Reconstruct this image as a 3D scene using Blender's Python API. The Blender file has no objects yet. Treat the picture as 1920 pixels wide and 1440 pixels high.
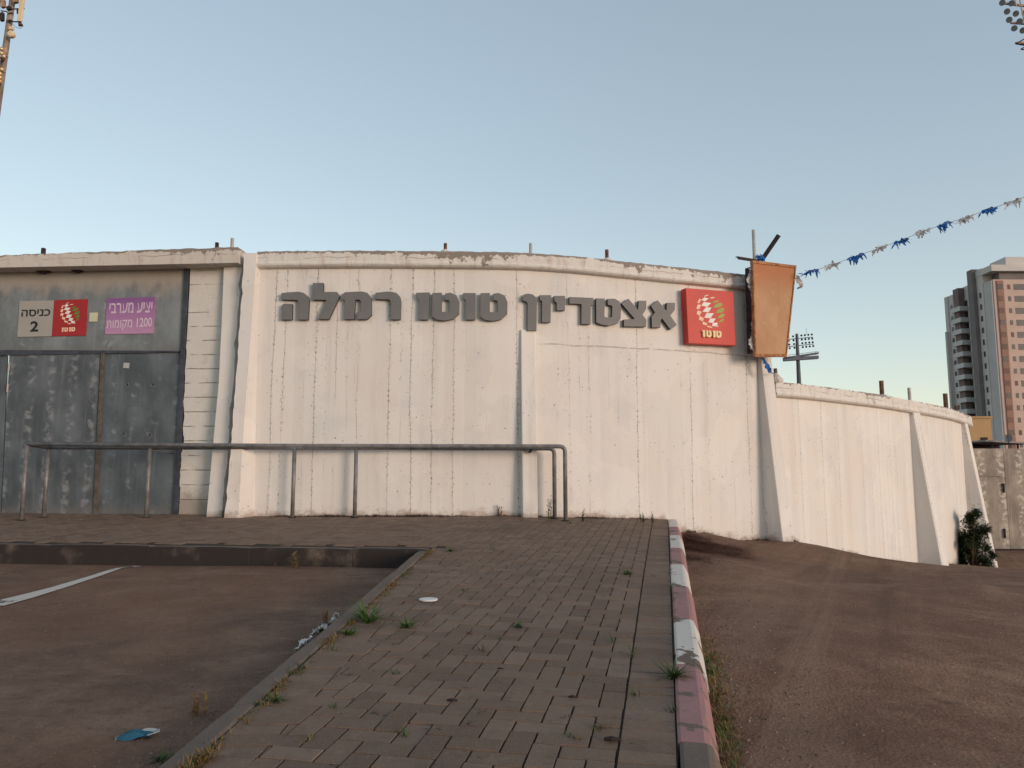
import bpy, bmesh, math, random
from math import sin, cos, radians as R, pi, sqrt, atan2
from mathutils import Vector as V, Matrix

random.seed(7)
S = bpy.context.scene
COL = S.collection

# ------------------------------------------------------------------ camera, sky, sun, exposure
F_PX, PITCH, CAMZ = 1450.0, R(7.0), 1.2
cam_d = bpy.data.cameras.new('camera')
cam_d.sensor_width = 36.0
cam_d.lens = 36.0 * F_PX / 1920.0
cam_d.clip_end = 6000
cam_o = bpy.data.objects.new('camera', cam_d)
cam_o.location = (0, 0, CAMZ)
cam_o.rotation_euler = (pi / 2 + PITCH, 0, 0)
COL.objects.link(cam_o)
S.camera = cam_o

SUN_AZ, SUN_EL = R(47), R(8)          # azimuth measured from straight behind the camera towards the right
W = bpy.data.worlds.new('World')
S.world = W
W.use_nodes = True
wn = W.node_tree
bg = wn.nodes['Background']
sky = wn.nodes.new('ShaderNodeTexSky')
sky.sky_type = 'NISHITA'
sky.sun_disc = False
sky.sun_elevation = SUN_EL
sky.sun_rotation = pi - SUN_AZ
sky.air_density = 1.0
sky.dust_density = 0.5
sky.ozone_density = 0.9
gam = wn.nodes.new('ShaderNodeGamma')
gam.inputs[1].default_value = .60
wb = wn.nodes.new('ShaderNodeMix')            # white balance of the camera that took the picture
wb.data_type = 'RGBA'; wb.blend_type = 'MULTIPLY'
wb.inputs[0].default_value = 1.0
wb.inputs[7].default_value = (1.0, .992, .985, 1)
wn.links.new(sky.outputs[0], gam.inputs[0])
wn.links.new(gam.outputs[0], wb.inputs[6])
wn.links.new(wb.outputs[2], bg.inputs[0])
bg.inputs[1].default_value = 0.15
sl = bpy.data.lights.new('sun', 'SUN')
sl.energy = 0.75
sl.angle = R(20)
sl.color = (1.0, 0.785, 0.65)
so = bpy.data.objects.new('sun', sl)
so.location = (20, -20, 20)
sd = V((sin(SUN_AZ) * cos(SUN_EL), -cos(SUN_AZ) * cos(SUN_EL), sin(SUN_EL)))
so.rotation_euler = sd.to_track_quat('Z', 'Y').to_euler()
COL.objects.link(so)
S.view_settings.view_transform = 'Standard'
S.view_settings.look = 'None'
S.view_settings.exposure = 1.38
S.view_settings.gamma = 1.0

# ------------------------------------------------------------------ measuring helpers
def ray(u, v):
    x = (u - 960) / F_PX
    y = (720 - v) / F_PX
    return V((x, cos(PITCH) - y * sin(PITCH), sin(PITCH) + y * cos(PITCH)))

def at(u, v, Y):
    d = ray(u, v)
    t = Y / d.y
    return V((d.x * t, Y, d.z * t + CAMZ))

def zpave(X, Y):
    z = -1.113 + 0.062 * Y
    z -= 0.05 * max(0.0, X) * min(1.0, max(0.0, (Y - 6.0) / 4.6))
    return z + CAMZ

def zlot(X, Y):
    return -0.83 + 0.041 * (min(Y, 7.6) - 7.2) + CAMZ

ROADPTS = [(.75, 1.0, -1.17), (.75, 2.7, -1.07), (1.2, 5.0, -.92), (1.6, 7.5, -.775), (2.2, 10.6, -.72), (3.6, 11.3, -.875),
           (5.2, 12.4, -1.2), (6.3, 13.0, -1.42), (7.6, 14.3, -1.62), (10.2, 17, -1.93), (13, 20, -1.83), (18, 22, -1.85), (3, 3, -1.12), (6, 5, -1.28),
           (10, 9, -1.5), (5, 9, -1.12), (16, 12, -1.7), (25, 25, -1.9), (25, 5, -1.7), (6, -4, -1.3), (1, -4, -1.3), (3.2, 7.5, -.93), (12, 16.5, -1.9)]
def zroad(X, Y):
    n = d = 0.0
    for (a, b, c) in ROADPTS:
        q = 1.0 / (((X - a) ** 2 + (Y - b) ** 2) ** 1.5 + .02)
        n += q * c
        d += q
    return n / d + CAMZ

def hit(u, v, zf):
    d = ray(u, v)
    lo, hi = 1.0, 30.0
    t = 1.0
    prev = None
    while t < 40:
        p = d * t
        g = p.z + CAMZ - zf(p.x, p.y)
        if g <= 0:
            break
        prev = t
        t += .02
    p = d * t
    return V((p.x, p.y, zf(p.x, p.y)))

# ------------------------------------------------------------------ object helpers
def tag(o, label=None, cat=None, group=None, kind=None):
    if label: o['label'] = label
    if cat: o['category'] = cat
    if group: o['group'] = group
    if kind: o['kind'] = kind
    return o

def empty(name, loc, label=None, cat=None, group=None):
    o = bpy.data.objects.new(name, None)
    o.location = loc
    o.empty_display_size = .1
    COL.objects.link(o)
    tag(o, label, cat, group)
    return o

class MB:
    def __init__(s):
        s.v, s.f, s.uv, s.mi, s.col = [], [], [], [], []
    def face(s, pts, uv=None, mi=0, col=None):
        b = len(s.v)
        s.v += [V(p) for p in pts]
        s.f.append(list(range(b, b + len(pts))))
        s.uv.append(uv or [(0, 0)] * len(pts))
        s.mi.append(mi)
        s.col.append(col or (1, 1, 1, 1))
    def box(s, c, ax, ay, az, mi=0):
        c, ax, ay, az = V(c), V(ax), V(ay), V(az)
        P = lambda i, j, k: c + ax * i + ay * j + az * k
        for q in [((-1, -1, -1), (-1, 1, -1), (1, 1, -1), (1, -1, -1)), ((-1, -1, 1), (1, -1, 1), (1, 1, 1), (-1, 1, 1)),
                  ((-1, -1, -1), (1, -1, -1), (1, -1, 1), (-1, -1, 1)), ((1, 1, -1), (-1, 1, -1), (-1, 1, 1), (1, 1, 1)),
                  ((-1, 1, -1), (-1, -1, -1), (-1, -1, 1), (-1, 1, 1)), ((1, -1, -1), (1, 1, -1), (1, 1, 1), (1, -1, 1))]:
            s.face([P(*a) for a in q], mi=mi)
    def bx(s, x0, x1, y0, y1, z0, z1, mi=0):
        s.box(((x0 + x1) / 2, (y0 + y1) / 2, (z0 + z1) / 2), ((x1 - x0) / 2, 0, 0), (0, (y1 - y0) / 2, 0), (0, 0, (z1 - z0) / 2), mi)
    def beam(s, a, b, w, h, up=(0, 0, 1), mi=0):
        a, b = V(a), V(b)
        d = (b - a)
        n = d.normalized()
        sx = n.cross(V(up))
        if sx.length < 1e-4: sx = n.cross(V((1, 0, 0)))
        sx.normalize()
        sz = sx.cross(n)
        s.box((a + b) / 2, d / 2, sx * w / 2, sz * h / 2, mi)
    def prism(s, front, off, mi=0, side_mi=None):
        # front: list of points (outline), off: vector to the back outline
        back = [p + off for p in front]
        s.face(front, mi=mi)
        s.face(list(reversed(back)), mi=mi)
        n = len(front)
        for i in range(n):
            j = (i + 1) % n
            s.face([front[i], back[i], back[j], front[j]], mi=mi if side_mi is None else side_mi)
    def tube(s, path, r, n=10, caps=True, mi=0):
        path = [V(p) for p in path]
        rr = r if isinstance(r, (list, tuple)) else [r] * len(path)
        base = len(s.v)
        prevx = None
        for i, p in enumerate(path):
            if i == 0: t = path[1] - p
            elif i == len(path) - 1: t = p - path[i - 1]
            else: t = (path[i + 1] - p).normalized() + (p - path[i - 1]).normalized()
            t.normalize()
            if prevx is None:
                x = t.cross(V((0, 0, 1)))
                if x.length < 1e-3: x = t.cross(V((0, 1, 0)))
            else:
                x = prevx - t * prevx.dot(t)
            x.normalize()
            prevx = x
            y = t.cross(x)
            for k in range(n):
                a = 2 * pi * k / n
                s.v.append(p + (x * cos(a) + y * sin(a)) * rr[i])
        for i in range(len(path) - 1):
            for k in range(n):
                a = base + i * n + k
                b = base + i * n + (k + 1) % n
                s.f.append([a, b, b + n, a + n])
                s.uv.append([(0, 0)] * 4); s.mi.append(mi); s.col.append((1, 1, 1, 1))
        if caps:
            for ring, rev in ((0, True), (len(path) - 1, False)):
                q = [base + ring * n + k for k in range(n)]
                if rev: q.reverse()
                s.f.append(q); s.uv.append([(0, 0)] * n); s.mi.append(mi); s.col.append((1, 1, 1, 1))
    def build(s, name, mats, parent=None, merge=False, smooth=False, bevel=0, origin=None):
        me = bpy.data.meshes.new(name)
        loc = V(origin) if origin is not None else (parent.matrix_basis.translation if parent is not None else V((0, 0, 0)))
        shift = V(origin) if origin is not None else V((0, 0, 0))
        if parent is not None:
            q = parent
            shift = V((0, 0, 0))
            while q is not None:
                shift = shift + V(q.location)
                q = q.parent
        me.from_pydata([p - shift for p in s.v], [], s.f)
        if not isinstance(mats, (list, tuple)): mats = [mats]
        for m in mats: me.materials.append(m)
        me.uv_layers.new(name='UVMap')
        me.color_attributes.new('Col', 'FLOAT_COLOR', 'CORNER')
        uvl = me.uv_layers['UVMap']; ca = me.color_attributes['Col']
        for pi_, poly in enumerate(me.polygons):
            poly.material_index = s.mi[pi_]
            poly.use_smooth = smooth
            for k, li in enumerate(poly.loop_indices):
                uvl.data[li].uv = s.uv[pi_][k]
                ca.data[li].color = s.col[pi_]
        if merge or bevel:
            bm = bmesh.new(); bm.from_mesh(me)
            bmesh.ops.remove_doubles(bm, verts=bm.verts, dist=1e-5)
            bmesh.ops.recalc_face_normals(bm, faces=bm.faces)
            bm.to_mesh(me); bm.free()
        o = bpy.data.objects.new(name, me)
        COL.objects.link(o)
        if parent is not None: o.parent = parent
        elif origin is not None: o.location = origin
        if bevel:
            bv = o.modifiers.new('Bevel', 'BEVEL')
            bv.width = bevel; bv.segments = 2; bv.limit_method = 'ANGLE'; bv.angle_limit = R(40)
        return o

def copy_tree(o, parent=None):
    c = o.copy()
    COL.objects.link(c)
    c.parent = parent
    for ch in [k for k in bpy.data.objects if k.parent == o]:
        copy_tree(ch, c)
    return c

# ------------------------------------------------------------------ materials
class G:
    def __init__(s, name, rough=.8, metal=0.0):
        s.m = bpy.data.materials.new(name)
        s.m.use_nodes = True
        s.t = s.m.node_tree
        s.b = s.t.nodes['Principled BSDF']
        s.b.inputs['Roughness'].default_value = rough
        s.b.inputs['Metallic'].default_value = metal
        s.b.inputs['Specular IOR Level'].default_value = .3
    def n(s, typ, **kw):
        q = s.t.nodes.new('ShaderNode' + typ)
        for k, v in kw.items(): setattr(q, k, v)
        return q
    def set(s, inp, val):
        if isinstance(val, bpy.types.NodeSocket): s.t.links.new(val, inp)
        elif isinstance(val, (tuple, list)) and len(val) == 3 and inp.type == 'RGBA': inp.default_value = (*val, 1)
        else: inp.default_value = val
    def obj(s): return s.n('TexCoord').outputs['Object']
    def uv(s): return s.n('TexCoord').outputs['UV']
    def geo(s): return s.n('NewGeometry').outputs['Position']
    def xyz(s, v):
        q = s.n('SeparateXYZ'); s.set(q.inputs[0], v); return q.outputs
    def vec(s, x, y, z=0.0):
        q = s.n('CombineXYZ'); s.set(q.inputs[0], x); s.set(q.inputs[1], y); s.set(q.inputs[2], z); return q.outputs[0]
    def math(s, op, a, b=0.0, clamp=False):
        q = s.n('Math', operation=op, use_clamp=clamp); s.set(q.inputs[0], a); s.set(q.inputs[1], b); return q.outputs[0]
    def noise(s, vec, scale, detail=4, rough=.55, dist=0.0):
        q = s.n('TexNoise'); s.set(q.inputs['Vector'], vec)
        q.inputs['Scale'].default_value = scale; q.inputs['Detail'].default_value = detail
        q.inputs['Roughness'].default_value = rough; q.inputs['Distortion'].default_value = dist
        return q.outputs['Fac']
    def white(s, v):
        q = s.n('TexWhiteNoise', noise_dimensions='1D'); s.set(q.inputs['W'], v); return q.outputs['Value']
    def vor(s, vec, scale, feat='F1'):
        q = s.n('TexVoronoi', feature=feat); s.set(q.inputs['Vector'], vec); q.inputs['Scale'].default_value = scale
        return q.outputs['Distance']
    def scale(s, v, k):
        q = s.n('Mapping'); s.set(q.inputs['Vector'], v); q.inputs['Scale'].default_value = k; return q.outputs[0]
    def step(s, x, a, b):
        q = s.n('MapRange', interpolation_type='SMOOTHSTEP'); s.set(q.inputs[0], x)
        q.inputs[1].default_value = a; q.inputs[2].default_value = b
        q.inputs[3].default_value = 0; q.inputs[4].default_value = 1
        return q.outputs[0]
    def mix(s, f, a, b):
        q = s.n('Mix', data_type='RGBA'); s.set(q.inputs[0], f); s.set(q.inputs[6], a); s.set(q.inputs[7], b); return q.outputs[2]
    def mul(s, a, b): return s.math('MULTIPLY', a, b)
    def color(s, c): s.set(s.b.inputs['Base Color'], c); return s
    def bump(s, h, strength=.3, dist=.01):
        q = s.n('Bump'); q.inputs['Strength'].default_value = strength; q.inputs['Distance'].default_value = dist
        s.set(q.inputs['Height'], h); s.t.links.new(q.outputs[0], s.b.inputs['Normal']); return s

def plain(name, c, rough=.7, metal=0.0, var=.25, scale=8.0):
    g = G(name, rough, metal)
    nz = g.noise(g.obj(), scale, 5, .6)
    d = tuple(x * (1 - var) for x in c); l = tuple(min(1, x * (1 + var)) for x in c)
    g.color(g.mix(g.step(nz, .3, .7), d, l))
    g.bump(g.noise(g.obj(), scale * 12, 3), .1, .003)
    return g.m

def m_wall(name='painted_board_concrete', k=1.0):
    g = G(name, .85)
    uv = g.uv()
    o = g.xyz(uv); u, v = o[0], o[1]
    lowf = g.noise(g.vec(g.mul(u, 3.0), g.mul(v, .5)), 1.0, 2)
    wob = g.noise(g.vec(g.mul(u, 2.0), g.mul(v, 3.0)), 1.0, 3)
    sx = g.math('ADD', g.math('DIVIDE', u, .142), g.mul(g.math('SUBTRACT', lowf, .5), .75))
    sx = g.math('ADD', sx, g.mul(g.math('SUBTRACT', wob, .5), .12))
    idn = g.math('ROUND', sx)
    dist = g.mul(g.math('ABSOLUTE', g.math('SUBTRACT', sx, idn)), .142)
    rnd = g.white(idn)
    pres = g.noise(g.vec(g.mul(idn, 7.31), g.mul(v, 1.1)), 1.0, 3, .6)      # how present a board joint is along its height
    line = g.mul(g.step(dist, .007, .001), g.step(g.math('ADD', pres, g.mul(rnd, .5)), .74, 1.0))
    # pits and chips along the joints
    chip = g.noise(g.vec(u, g.mul(v, .6)), 46.0, 3, .6)
    chipm = g.mul(g.step(chip, .545, .60), g.mul(g.step(dist, .026, .006), g.step(g.math('ADD', g.noise(g.vec(g.mul(idn, 3.7), g.mul(v, 2.4)), 1.0, 4, .7), g.mul(rnd, .5)), .76, .95)))
    strayn = g.noise(uv, 30.0, 2, .5)
    stray = g.mul(g.step(strayn, .68, .72), g.step(g.noise(uv, 1.6, 2), .42, .6))
    board = g.white(g.math('FLOOR', sx))
    base = g.mix(board, (.675, .632, .600), (.730, .688, .657))
    smear = g.noise(g.vec(g.mul(u, 1.0), g.mul(v, .7)), 1.3, 5, .62)
    base = g.mix(g.mul(g.step(smear, .42, .72), .65), base, (.70, .61, .55))
    yel = g.noise(uv, .6, 3)
    base = g.mix(g.mul(g.step(yel, .5, .75), .5), base, (.76, .70, .60))
    # faint rain streaks, strongest near the top
    stn = g.noise(g.vec(g.mul(u, 5.0), g.mul(v, .30)), 1.0, 6, .68)
    base = g.mix(g.mul(g.step(stn, .50, .74), .38), base, (.50, .43, .385))
    gry = g.noise(g.vec(g.mul(u, 1.4), g.mul(v, 1.0), 7.0), 1.5, 5, .6)
    base = g.mix(g.mul(g.step(gry, .52, .70), .40), base, (.56, .54, .535))
    ptch = g.noise(g.vec(g.mul(u, .9), g.mul(v, .9), 2.0), 1.1, 2, .4)
    base = g.mix(g.mul(g.step(ptch, .575, .59), .30), base, (.80, .745, .70))
    base = g.mix(g.mul(line, .5 * k), base, (.22, .185, .165))
    base = g.mix(g.mul(chipm, .66 * k), base, (.15, .118, .100))
    base = g.mix(g.mul(stray, .85), base, (.12, .10, .085))
    # horizontal pour joint
    gp_ = g.xyz(g.geo())
    hj = g.math('ABSOLUTE', g.math('SUBTRACT', g.math('ADD', gp_[2], g.mul(g.math('SUBTRACT', g.noise(g.vec(g.mul(u, 2.6), 0.0), 1.0, 4, .6), .5), .07)), 3.01))
    hm = g.mul(g.step(hj, .016, .003), g.step(g.noise(g.vec(g.mul(u, 2.2), 3.0), 2.0, 4, .7), .36, .55))
    hm = g.mul(hm, g.mul(g.step(gp_[0], .3, .5), g.step(gp_[0], 3.7, 3.5)))
    base = g.mix(g.mul(hm, .6), base, (.22, .18, .155))
    # splash dirt at the foot
    foot = g.mul(g.step(g.math('SUBTRACT', v, g.mul(g.noise(g.vec(g.mul(u, 2.0), g.mul(v, 3.0)), 2.0, 5, .75), .42)), -.10, -.24), .75)
    base = g.mix(foot, base, (.29, .19, .14))
    g.color(base)
    h = g.math('SUBTRACT', g.mul(smear, .5), g.math('ADD', g.mul(line, .35), g.math('ADD', g.mul(chipm, .5), g.mul(stray, .6))))
    h = g.math('ADD', h, g.mul(board, .25))
    h = g.math('ADD', h, g.mul(g.noise(uv, 24.0, 4, .7), .35))
    g.bump(h, .55, .012)
    return g.m

def m_coping(amount=.5, col=(.70, .655, .61)):
    g = G('peeling_coping', .88)
    o = g.xyz(g.uv()); u, v = o[0], o[1]         # v = 1 at the top edge of the face
    nz = g.noise(g.vec(g.mul(u, 6.0), g.mul(v, 1.2)), 1.0, 6, .68)
    big = g.noise(g.vec(g.mul(u, .55), 0.0), 1.0, 3)
    k = g.math('ADD', g.math('ADD', nz, g.mul(v, .26)), g.mul(g.math('SUBTRACT', big, .5), 1.0))
    edge = g.mul(g.step(v, .72, 1.02), .16)
    k = g.math('ADD', k, edge)
    peel = g.step(k, 1.0 - amount * .42, 1.03 - amount * .40)
    base = g.mix(g.noise(g.uv(), 2.0, 4), tuple(x * .93 for x in col), col)
    base = g.mix(g.mul(g.step(g.noise(g.vec(g.mul(u, 9.0), g.mul(v, .6)), 1.0, 5, .7), .47, .75), .65), base, (.40, .275, .21))
    base = g.mix(peel, base, g.mix(g.noise(g.uv(), 9.0, 4), (.20, .155, .13), (.33, .285, .25)))
    crk = g.math('ABSOLUTE', g.math('SUBTRACT', g.math('ADD', v, g.mul(g.math('SUBTRACT', g.noise(g.vec(g.mul(u, 2.5), 0.0), 1.0, 4), .5), .5)), .58))
    base = g.mix(g.mul(g.step(crk, .028, .008), g.mul(g.step(g.noise(g.vec(g.mul(u, 1.5), 4.0), 1.0, 3), .47, .56), .7)), base, (.17, .12, .10))
    g.color(base)
    g.bump(g.math('SUBTRACT', g.noise(g.uv(), 12.0, 4, .7), g.mul(peel, .5)), .6, .01)
    return g.m

def m_block():
    g = G('painted_concrete_block', .9)
    o = g.xyz(g.uv()); u, v = o[0], o[1]
    w = g.math('ADD', v, g.mul(g.math('SUBTRACT', g.noise(g.uv(), 6.0, 3), .5), .02))
    fr = g.math('FRACT', g.math('DIVIDE', w, .195))
    dl = g.mul(g.math('MINIMUM', fr, g.math('SUBTRACT', 1.0, fr)), .195)
    pres = g.step(g.noise(g.vec(g.mul(u, 3.0), g.mul(v, 5.0)), 1.6, 3), .38, .56)
    line = g.mul(g.step(dl, .010, .002), pres)
    base = g.mix(g.noise(g.uv(), 3.0, 5, .65), (.56, .52, .48), (.70, .66, .61))
    spk = g.step(g.noise(g.uv(), 40.0, 2), .70, .76)
    base = g.mix(g.mul(g.step(g.noise(g.uv(), 7.0, 5, .7), .52, .75), .45), base, (.40, .345, .30))
    base = g.mix(g.mul(line, .75), base, (.17, .14, .12))
    base = g.mix(g.mul(spk, .7), base, (.13, .11, .10))
    foot = g.step(g.math('SUBTRACT', v, g.mul(g.noise(g.uv(), 3.0, 4, .7), .7)), .05, -.22)
    base = g.mix(g.mul(foot, .7), base, (.24, .18, .14))
    g.color(base)
    g.bump(g.math('SUBTRACT', g.noise(g.uv(), 30.0, 4, .7), g.mul(line, 1.5)), .6, .008)
    return g.m

def m_galv(tint=(.085, .105, .125), pale=(.26, .28, .29), cols=.19, rust=.0, amount=.5, top=0.0):
    """weathered sheet steel: blue grey, with pale worn spots in columns over the stiffeners behind it (UV in metres)"""
    g = G('weathered_sheet_steel', .62)
    o = g.xyz(g.uv()); u, v = o[0], o[1]
    ww = g.math('ADD', u, g.mul(g.math('SUBTRACT', g.noise(g.uv(), 4.0, 3), .5), .06))
    fr = g.math('ABSOLUTE', g.math('SUBTRACT', g.math('FRACT', g.math('DIVIDE', ww, cols)), .5))
    colm = g.step(fr, .30, .06)
    spot = g.noise(g.vec(g.mul(u, .85), v), 9.5, 2, .5, .3)
    spots = g.mul(colm, g.step(spot, .56 - amount * .12, .76 - amount * .10))
    big = g.noise(g.vec(u, g.mul(v, .6)), 2.1, 5, .6)
    base = g.mix(g.step(big, .35, .68), tint, tuple(x * 1.65 + .012 for x in tint))
    strk = g.noise(g.vec(g.mul(u, 14.0), g.mul(v, .7)), 1.0, 4, .6)
    base = g.mix(g.mul(g.step(strk, .5, .8), .35), base, pale)
    base = g.mix(g.mul(spots, .75), base, pale)
    if top:
        tt = g.step(g.math('ADD', v, g.mul(g.math('SUBTRACT', g.noise(g.vec(g.mul(u, 2.0), v), 2.0, 4), .5), .7)), top - .12, top + .12)
        base = g.mix(g.mul(tt, .8), base, (.38, .33, .29))
    ft = g.step(g.math('SUBTRACT', v, g.mul(g.noise(g.uv(), 5.0, 4), .25)), .06, -.1)
    base = g.mix(g.mul(ft, .5), base, (.17, .15, .14))
    if rust:
        rn = g.noise(g.vec(u, g.mul(v, .5)), 3.0, 6, .7)
        base = g.mix(g.step(rn, .62 - rust * .2, .75 - rust * .2), base, (.17, .10, .065))
    g.color(base)
    g.bump(g.math('ADD', big, g.mul(g.noise(g.uv(), 60.0, 3), .12)), .25, .02)
    return g.m

def m_asphalt(name, a, b, stain, dust, tracks=False):
    g = G(name, .95)
    p = g.geo()
    px = g.xyz(p)
    fine = g.noise(p, 85.0, 3, .75)
    grit = g.vor(p, 55.0)
    coarse = g.noise(p, 22.0, 5, .75)
    mid = g.noise(p, 2.6, 7, .70, .3)
    big = g.noise(p, .42, 5, .62)
    base = g.mix(g.step(mid, .32, .70), a, b)
    base = g.mix(g.mul(g.step(big, .40, .64), .6), base, stain)
    dst = g.noise(g.scale(p, (1.0, 1.6, 1.0)), 1.15, 7, .72, .4)
    base = g.mix(g.mul(g.step(dst, .50, .68), .7), base, dust)
    base = g.mix(g.mul(g.step(coarse, .50, .72), .5), base, tuple(x * .5 for x in a))
    base = g.mix(g.mul(g.step(fine, .50, .74), .55), base, tuple(x * .42 for x in a))
    base = g.mix(g.mul(g.step(grit, .20, .07), g.step(g.noise(p, 17.0, 2), .50, .62)), base, tuple(min(1, x * 1.9) for x in dust))
    # oil and damp spots
    sp = g.noise(g.scale(p, (.6, 1.8, 1.0)), 2.1, 6, .72, .5)
    base = g.mix(g.mul(g.step(sp, .61, .74), .6), base, tuple(x * .38 for x in a))
    if tracks:
        q = g.math('ADD', px[0], g.mul(px[1], -.50))
        tr = g.noise(g.vec(g.mul(q, 1.5), g.mul(px[1], .10)), 1.0, 5, .65, .5)
        base = g.mix(g.mul(g.step(tr, .50, .68), .6), base, dust)
        tr2 = g.noise(g.vec(g.mul(q, 2.3), g.mul(px[1], .16), 4.0), 1.0, 5, .65, .4)
        base = g.mix(g.mul(g.step(tr2, .54, .70), .5), base, tuple(x * .55 for x in a))
    g.color(base)
    h = g.math('ADD', g.mul(fine, .6), g.mul(grit, .6))
    h = g.math('ADD', h, g.mul(coarse, 1.4))
    g.bump(h, .9, .012)
    return g.m

def m_paver():
    g = G('concrete_paver', .9)
    p = g.geo()
    at_ = g.n('Attribute', attribute_name='Col')
    f = g.xyz(at_.outputs['Color'])[0]
    base = g.mix(f, (.158, .112, .088), (.245, .182, .146))
    base = g.mix(g.mul(g.step(g.noise(p, .9, 5, .65), .42, .66), .55), base, (.215, .152, .116))
    base = g.mix(g.mul(g.step(g.noise(p, .55, 6, .7, .4), .52, .68), .55), base, (.110, .082, .068))
    base = g.mix(g.mul(g.step(g.noise(p, 6.0, 6, .72), .5, .72), .5), base, (.105, .080, .066))
    base = g.mix(g.mul(g.step(g.noise(p, 9.0, 4, .7), .58, .72), .35), base, (.30, .235, .19))
    base = g.mix(g.mul(g.step(g.noise(p, 110.0, 3, .65), .5, .72), .5), base, (.34, .27, .225))
    base = g.mix(g.mul(g.step(g.noise(p, 16.0, 3, .6), .69, .73), .75), base, (.045, .034, .029))
    tint = g.n('Mix', data_type='RGBA', blend_type='MULTIPLY'); tint.inputs[0].default_value = 1.0
    g.set(tint.inputs[6], base); tint.inputs[7].default_value = (.84, .775, .71, 1); base = tint.outputs[2]
    g.color(base)
    g.bump(g.noise(p, 130.0, 4, .7), .5, .004)
    return g.m

def m_kerb(paint=None, wear=.5, name='kerb_stone', darken=0):
    g = G(name, .85)
    p = g.geo()
    conc = g.mix(g.noise(p, 6.0, 6, .7), (.100, .073, .058), (.190, .142, .112))
    conc = g.mix(g.mul(g.step(g.noise(p, 80.0, 3), .5, .75), .4), conc, (.22, .19, .17))
    if darken: conc = g.mix(g.step(g.noise(p, 2.5, 5, .6), .80, .55), conc, (.030, .023, .021))  # near-black tone over most of the face, broken up by noise
    if paint is not None:
        wn_ = g.noise(p, 4.5, 5, .62, .5)
        pt = g.mix(g.noise(p, 3.0, 5, .6), tuple(x * .82 for x in paint), paint)
        pt = g.mix(g.mul(g.step(g.noise(p, 26.0, 4, .7), .52, .8), .35), pt, tuple(x * .5 for x in paint))
        conc = g.mix(g.step(wn_, .60 - wear * .1, .63 - wear * .1), pt, conc)
    g.color(conc)
    g.bump(g.noise(p, 60.0, 4, .7), .5, .005)
    return g.m

def m_leaf(name, a, b):
    g = G(name, .7)
    at_ = g.n('Attribute', attribute_name='Col')
    f = g.xyz(at_.outputs['Color'])[0]
    g.color(g.mix(f, a, b))
    return g.m

def m_rust(name='rusty_steel', a=(.10, .045, .025), b=(.22, .12, .07)):
    g = G(name, .85)
    g.color(g.mix(g.step(g.noise(g.obj(), 14.0, 5, .7), .35, .65), a, b))
    g.bump(g.noise(g.obj(), 70.0, 4), .4, .003)
    return g.m

def m_plywood():
    g = G('rust_orange_sheet', .75)
    o = g.xyz(g.uv()); u, v = o[0], o[1]
    big = g.noise(g.vec(g.mul(u, 1.6), g.mul(v, .9)), 2.2, 5, .6)
    base = g.mix(g.step(big, .3, .7), (.42, .222, .118), (.51, .305, .18))
    stk = g.noise(g.vec(g.mul(u, 12.0), g.mul(v, .8)), 1.2, 4, .6)
    base = g.mix(g.mul(g.step(stk, .5, .8), .4), base, (.42, .175, .065))
    tp = g.mul(g.step(g.math('ADD', v, g.mul(g.math('SUBTRACT', big, .5), .5)), .62, .95), .6)
    base = g.mix(tp, base, (.42, .125, .04))
    base = g.mix(g.mul(g.step(g.noise(g.uv(), 9.0, 4, .7), .60, .70), .5), base, (.68, .47, .28))
    base = g.mix(g.mul(g.step(g.noise(g.uv(), 70.0, 2), .6, .75), .4), base, (.30, .13, .06))
    g.color(base)
    g.bump(g.noise(g.uv(), 40.0, 4), .2, .004)
    return g.m

def m_grad(name, lo, mid, hi, rough=.5):
    g = G(name, rough)
    v = g.xyz(g.uv())[1]
    c = g.mix(g.step(v, .0, .55), lo, mid)
    c = g.mix(g.step(v, .5, 1.0), c, hi)
    c = g.mix(g.mul(g.step(g.noise(g.uv(), 5.0, 4), .45, .75), .25), c, tuple(x * .75 for x in mid))
    g.color(c)
    return g.m

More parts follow.
